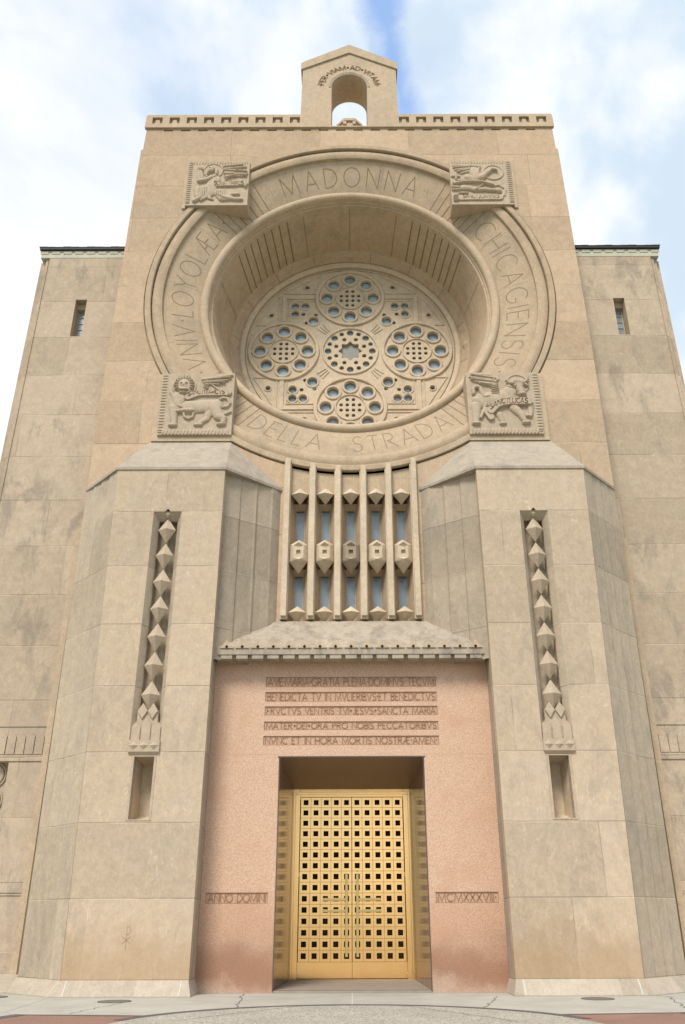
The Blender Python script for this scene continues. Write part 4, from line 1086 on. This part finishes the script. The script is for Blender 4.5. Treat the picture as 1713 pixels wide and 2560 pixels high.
# ---- wings ------------------------------------------------------------------
for s in (-1, 1):
    side = 'left' if s < 0 else 'right'
    mb = MB(); xo = 10.72
    win = rect(s * 8.83, s * 9.20, 18.72, 20.24)
    low = rect(s * 8.86, s * 10.35, 3.62, 5.16)
    mb.mesh(*plate_mesh([(s * 7.45, 0), (s * 10.50, 0), (s * 10.36, 22.05), (s * 7.45, 22.05)], [win, low], WG, WG + .35))
    # stepped outer corner
    for i, (xa, xb) in enumerate(((10.36, 10.48), (10.48, 10.60), (10.60, 10.72))):
        yy = WG + .06 + .09 * i; t0 = .13
        mb.poly([(s * (xa + t0), yy, 0), (s * (xb + t0), yy, 0), (s * xb, yy, 22.05), (s * xa, yy, 22.05)])
        mb.poly([(s * (xa + t0), yy, 0), (s * (xa + t0), yy - .09, 0), (s * xa, yy - .09, 22.05), (s * xa, yy, 22.05)])
    mb.poly([(s * (xo + .13), WG + .24, 0), (s * (xo + .13), 14, 0), (s * xo, 14, 22.05), (s * xo, WG + .24, 22.05)])
    wing = mb.build('side_wing', M['wing'], church, label='%s wing with one slit window' % side)
    # eaves
    mb = MB(); mb.box(s * 7.45, s * 10.66, WG - .01, WG + .3, 22.052, 22.36)
    for i in range(8): mb.box(s * (7.62 + .40 * i), s * (7.90 + .40 * i), WG - .03, WG - .011, 22.22, 22.34)
    mb.split('copper_eaves', M['copper'], wing)
    mb = MB(); mb.box(s * 7.4, s * 10.72, WG - .09, 14, 22.365, 22.46)
    for i in range(12): mb.box(s * (7.45 + .275 * i), s * (7.72 + .275 * i), WG - .10, WG + .5, 22.462, 22.47 + .008 * (i % 3))
    mb.build('roof_edge', M['roof'], wing)
    # slit window
    mb = MB(); x0, x1 = 8.83, 9.20; dp = WG + .62
    for (a, b) in (((x0, 18.72), (x1, 18.72)), ((x1, 18.72), (x1, 20.24)), ((x1, 20.24), (x0, 20.24)), ((x0, 20.24), (x0, 18.72))):
        mb.poly([(s * a[0], WG + .34, a[1]), (s * b[0], WG + .34, b[1]), (s * b[0], dp, b[1]), (s * a[0], dp, a[1])])
    mb.box(s * x0, s * x1, WG + .25, WG + .6, 20.02, 20.238)
    slit = mb.build('slit_window', M['plain'], wing)
    mb = MB(); mb.box(s * 8.86, s * 9.17, WG + .40, WG + .43, 18.78, 20.03); mb.build('glass', M['screenglass'], slit) if False else mb.build('slit_glass', M['screenglass'], wing)
    mb = MB()
    for i in range(6): mb.box(s * 8.86, s * 9.17, WG + .375, WG + .399, 18.765 + .248 * i, 18.785 + .248 * i)
    mb.box(s * 8.84, s * 8.875, WG + .37, WG + .42, 18.75, 20.03); mb.box(s * 9.155, s * 9.195, WG + .37, WG + .42, 18.75, 20.03)
    mb.split('glazing_bar', M['carved'], wing)
    # corner strip beside the pier, and a solid dark strip coloured as a gap's shade
    mb = MB(); mb.box(s * 7.84, s * 8.0, WG - .06, WG + .01, 0, 11.4); mb.build('corner_strip', M['plain'], wing)
    mb = MB(); mb.box(s * 7.5, s * 7.836, WG - .05, WG - .001, 0, 11.4); mb.split('dark_joint_strip', M['groove'], wing)
    # fluted string course
    mb = MB(); mb.box(s * 8.003, s * 10.45, WG - .022, WG + .01, 6.05, 6.14)
    for i in range(10):
        x = s * (8.14 + .245 * i)
        mb.extrude([(x - .11, 5.34), (x + .11, 5.34), (x + .11 * s * 1, 5.80) if s > 0 else (x + .11, 5.80), (x, 5.90), (x - .11, 5.80)], WG - .035, WG + .01)
    mb.box(s * 8.003, s * 10.45, WG - .030, WG + .01, 5.17, 5.325)
    for z in (3.60, 2.02): mb.box(s * 8.01, s * 8.84 if z > 3 else s * 10.4, WG - .02, WG + .01, z - .5 + .48, z + .02)
    mb.box(s * 8.003, s * 10.5, WG - .025, WG + .01, 2.06, 3.58)
    mb.split('string_course', M['wing'], wing)
    # round pierced stones in the lower window
    hs = [circ(s * (9.30 + .88 * i), 4.86 - .62 * j, .10, 16) for i in range(2) for j in range(3) if 4.86 - .62 * j > 3.6]
    mb = MB(); mb.mesh(*plate_mesh(rect(s * 8.86, s * 10.35, 3.62, 5.16), hs, WG + .30, WG + .42))
    lw = mb.build('pierced_screen', M['carved'], wing)
    for i in range(2):
        for j in range(3):
            mb = MB(); annulus(mb, s * (9.30 + .88 * i), 4.86 - .62 * j - ZC, .11, .27, .07, 28, y=WG + .30); annulus(mb, s * (9.30 + .88 * i), 4.86 - .62 * j - ZC, .29, .33, .05, 28, y=WG + .30)
            pass
            mb.build('pierced_ring', M['carved'], wing)
    mb = MB(); mb.box(s * 8.86, s * 10.35, WG + .50, WG + .52, 3.62, 5.16); mb.build('dark_glass', M['black'], wing)
    # base
    mb = MB(); mb.mesh([(s * 7.60, .95, 0), (s * 10.9, 1.75, 0), (s * 10.9, 1.75, .03), (s * 7.60, .95, .03), (s * 7.58, WG - .01, .33), (s * 10.9, WG - .01, .33)], [(0, 1, 2, 3), (3, 2, 5, 4)])
    mb.build('wing_base', M['plinth'], wing)

# ------------------------------------------------------------------ the ground
def sheet(name, pts, z, mat, label, cat):
    mb = MB(); mb.poly([(x, y, z) for x, y in pts]); return mb.build(name, mat, None, label=label, cat=cat, kind='structure')
sheet('ground', [(-900, -900), (900, -900), (900, 900), (-900, 900)], -.03, M['ground'], 'open ground around the church', 'ground')
sheet('pavement', [(-16, -9), (16, -9), (16, 3.0), (-16, 3.0)], 0.0, M['concrete'], 'grey concrete apron along the foot of the front', 'pavement')
ACX, ACY, AR = 0, -6.18, 3.92
a0 = math.acos(3.33 / AR)
arcpts = [(AR * math.cos(a), ACY + AR * math.sin(a)) for a in np.linspace(R(30), R(150), 60)]
def arc(r, a, b, n=60): return [(r * math.cos(R(a + (b - a) * i / n)), ACY + r * math.sin(R(a + (b - a) * i / n))) for i in range(n + 1)]
sheet('plaza', arc(3.86, -180, 180, 120)[:-1], .010, M['aggregate'], 'round field of pale exposed aggregate before the doors', 'paving')
mb = MB(); o_, i_ = arc(4.08, 20, 160), arc(3.861, 20, 160)
for k in range(60): mb.poly([(o_[k][0], o_[k][1], .012), (o_[k + 1][0], o_[k + 1][1], .012), (i_[k + 1][0], i_[k + 1][1], .012), (i_[k][0], i_[k][1], .012)])
for s in (-1, 1):
    mb.poly([(s * 3.36, -4.07, .0115), (s * 5.75, -3.80, .0115), (s * 5.65, -3.93, .0115), (s * 3.44, -4.20, .0115)])
    mb.poly([(s * 5.75, -3.80, .0115), (s * 6.9, -6.6, .0115), (s * 6.6, -6.6, .0115), (s * 5.50, -3.95, .0115)][::1])
mb.build('paving_border', M['darkband'], None, label='dark granite band edging the round field and the red panels', cat='paving', kind='structure')
mb = MB()
for s in (-1, 1): mb.poly([(s * 3.44, -4.203, .008), (s * 5.50, -3.95, .008), (s * 6.6, -6.6, .008), (s * 3.9, -6.6, .008)])
mb.build('red_paving', M['redpave'], None, label='red brown paving panels beside the round field', cat='paving', kind='structure')
mb = MB()
def gj(x0, y0, x1, y1, wd=.02, z=.004):
    l = math.hypot(x1 - x0, y1 - y0); nx, ny = -(y1 - y0) / l * wd / 2, (x1 - x0) / l * wd / 2
    mb.poly([(x0 + nx, y0 + ny, z), (x1 + nx, y1 + ny, z), (x1 - nx, y1 - ny, z), (x0 - nx, y0 - ny, z)])
gj(0, .75, 0, -2.19, .03); gj(-6.33, -.27, -6.1, -3.3); gj(-6.1, -3.3, -5.75, -3.8); gj(6.33, -.27, 7.2, -2.6); gj(-6.1, -3.3, -9, -3.2); gj(6.35, -.3, 9.5, -2.0)
gj(-3.44, .78, -1.75, .78, .03); gj(3.44, .78, 1.75, .78, .03); gj(-6.33, -.27, -3.37, -.27, .02); gj(3.37, -.27, 6.33, -.27, .02)
mb.build('pavement_joints', M['mortar'], None, label='pale mortar joints of the concrete apron', cat='paving', kind='structure')
mb = MB(); rnd = random.Random(3)
for x0, y0, x1, y1 in ((-4.45, -1.55, -4.9, -3.6), (3.0, -.3, 2.4, -2.8), (.8, -2.2, 2.6, -5.2), (-.9, -2.3, -2.9, -5.0), (-2.4, .7, -2.1, -2.9), (6.5, -.4, 6.0, -2.9)):
    pl = []
    for i in range(13):
        t = i / 12; pl.append((x0 + (x1 - x0) * t + rnd.uniform(-.05, .05), y0 + (y1 - y0) * t))
    ribbon(mb, pl, lambda x, y: (x, y, .0135 if math.hypot(x, y + 6.18) < 3.86 else .0045), .016)
mb.build('pavement_cracks', M['darkband'], None, label='thin dark cracks wandering over the apron and the round field', cat='paving', kind='structure')
def lid(x, y, r, label):
    e = bpy.data.objects.new('drain_cover', None); COL.objects.link(e); e.location = (x, y, 0); e.empty_display_size = .3
    finish(e, None, label, 'drain cover', 'round covers set in the concrete apron')
    def ring_(r0, r1, z0, z1, name, mat):
        mb = MB(); n = 36; v = []
        for i in range(n):
            a = 2 * math.pi * i / n
            for rr, zz in ((r1, z0), (r1, z1), (r0, z1)): v.append((rr * math.cos(a), rr * math.sin(a), zz))
        mb.mesh(v, [(i * 3 + k, i * 3 + k + 1, ((i + 1) % n) * 3 + k + 1, ((i + 1) % n) * 3 + k) for i in range(n) for k in range(2)])
        if r0 < .05: pass
        return mb.build(name, mat, e)
    ring_(r * .9, r, .001, .009, 'rim', M['darkband'])
    mb = MB(); mb.mesh([(x_, z_, .006) for x_, z_ in circ(0, 0, r * .895, 36)], [tuple(range(36))])
    mb.build('lid', M['iron'], e)
lid(-4.70, -1.22, .33, 'round grey cover in the pavement before the left pier')
lid(4.92, -.95, .33, 'round grey cover in the pavement before the right pier')
lid(-7.55, -.05, .30, 'round dark cover half out of the left edge of the photo')
lid(7.72, .25, .28, 'round dark cover at the foot of the right wing near the right edge')
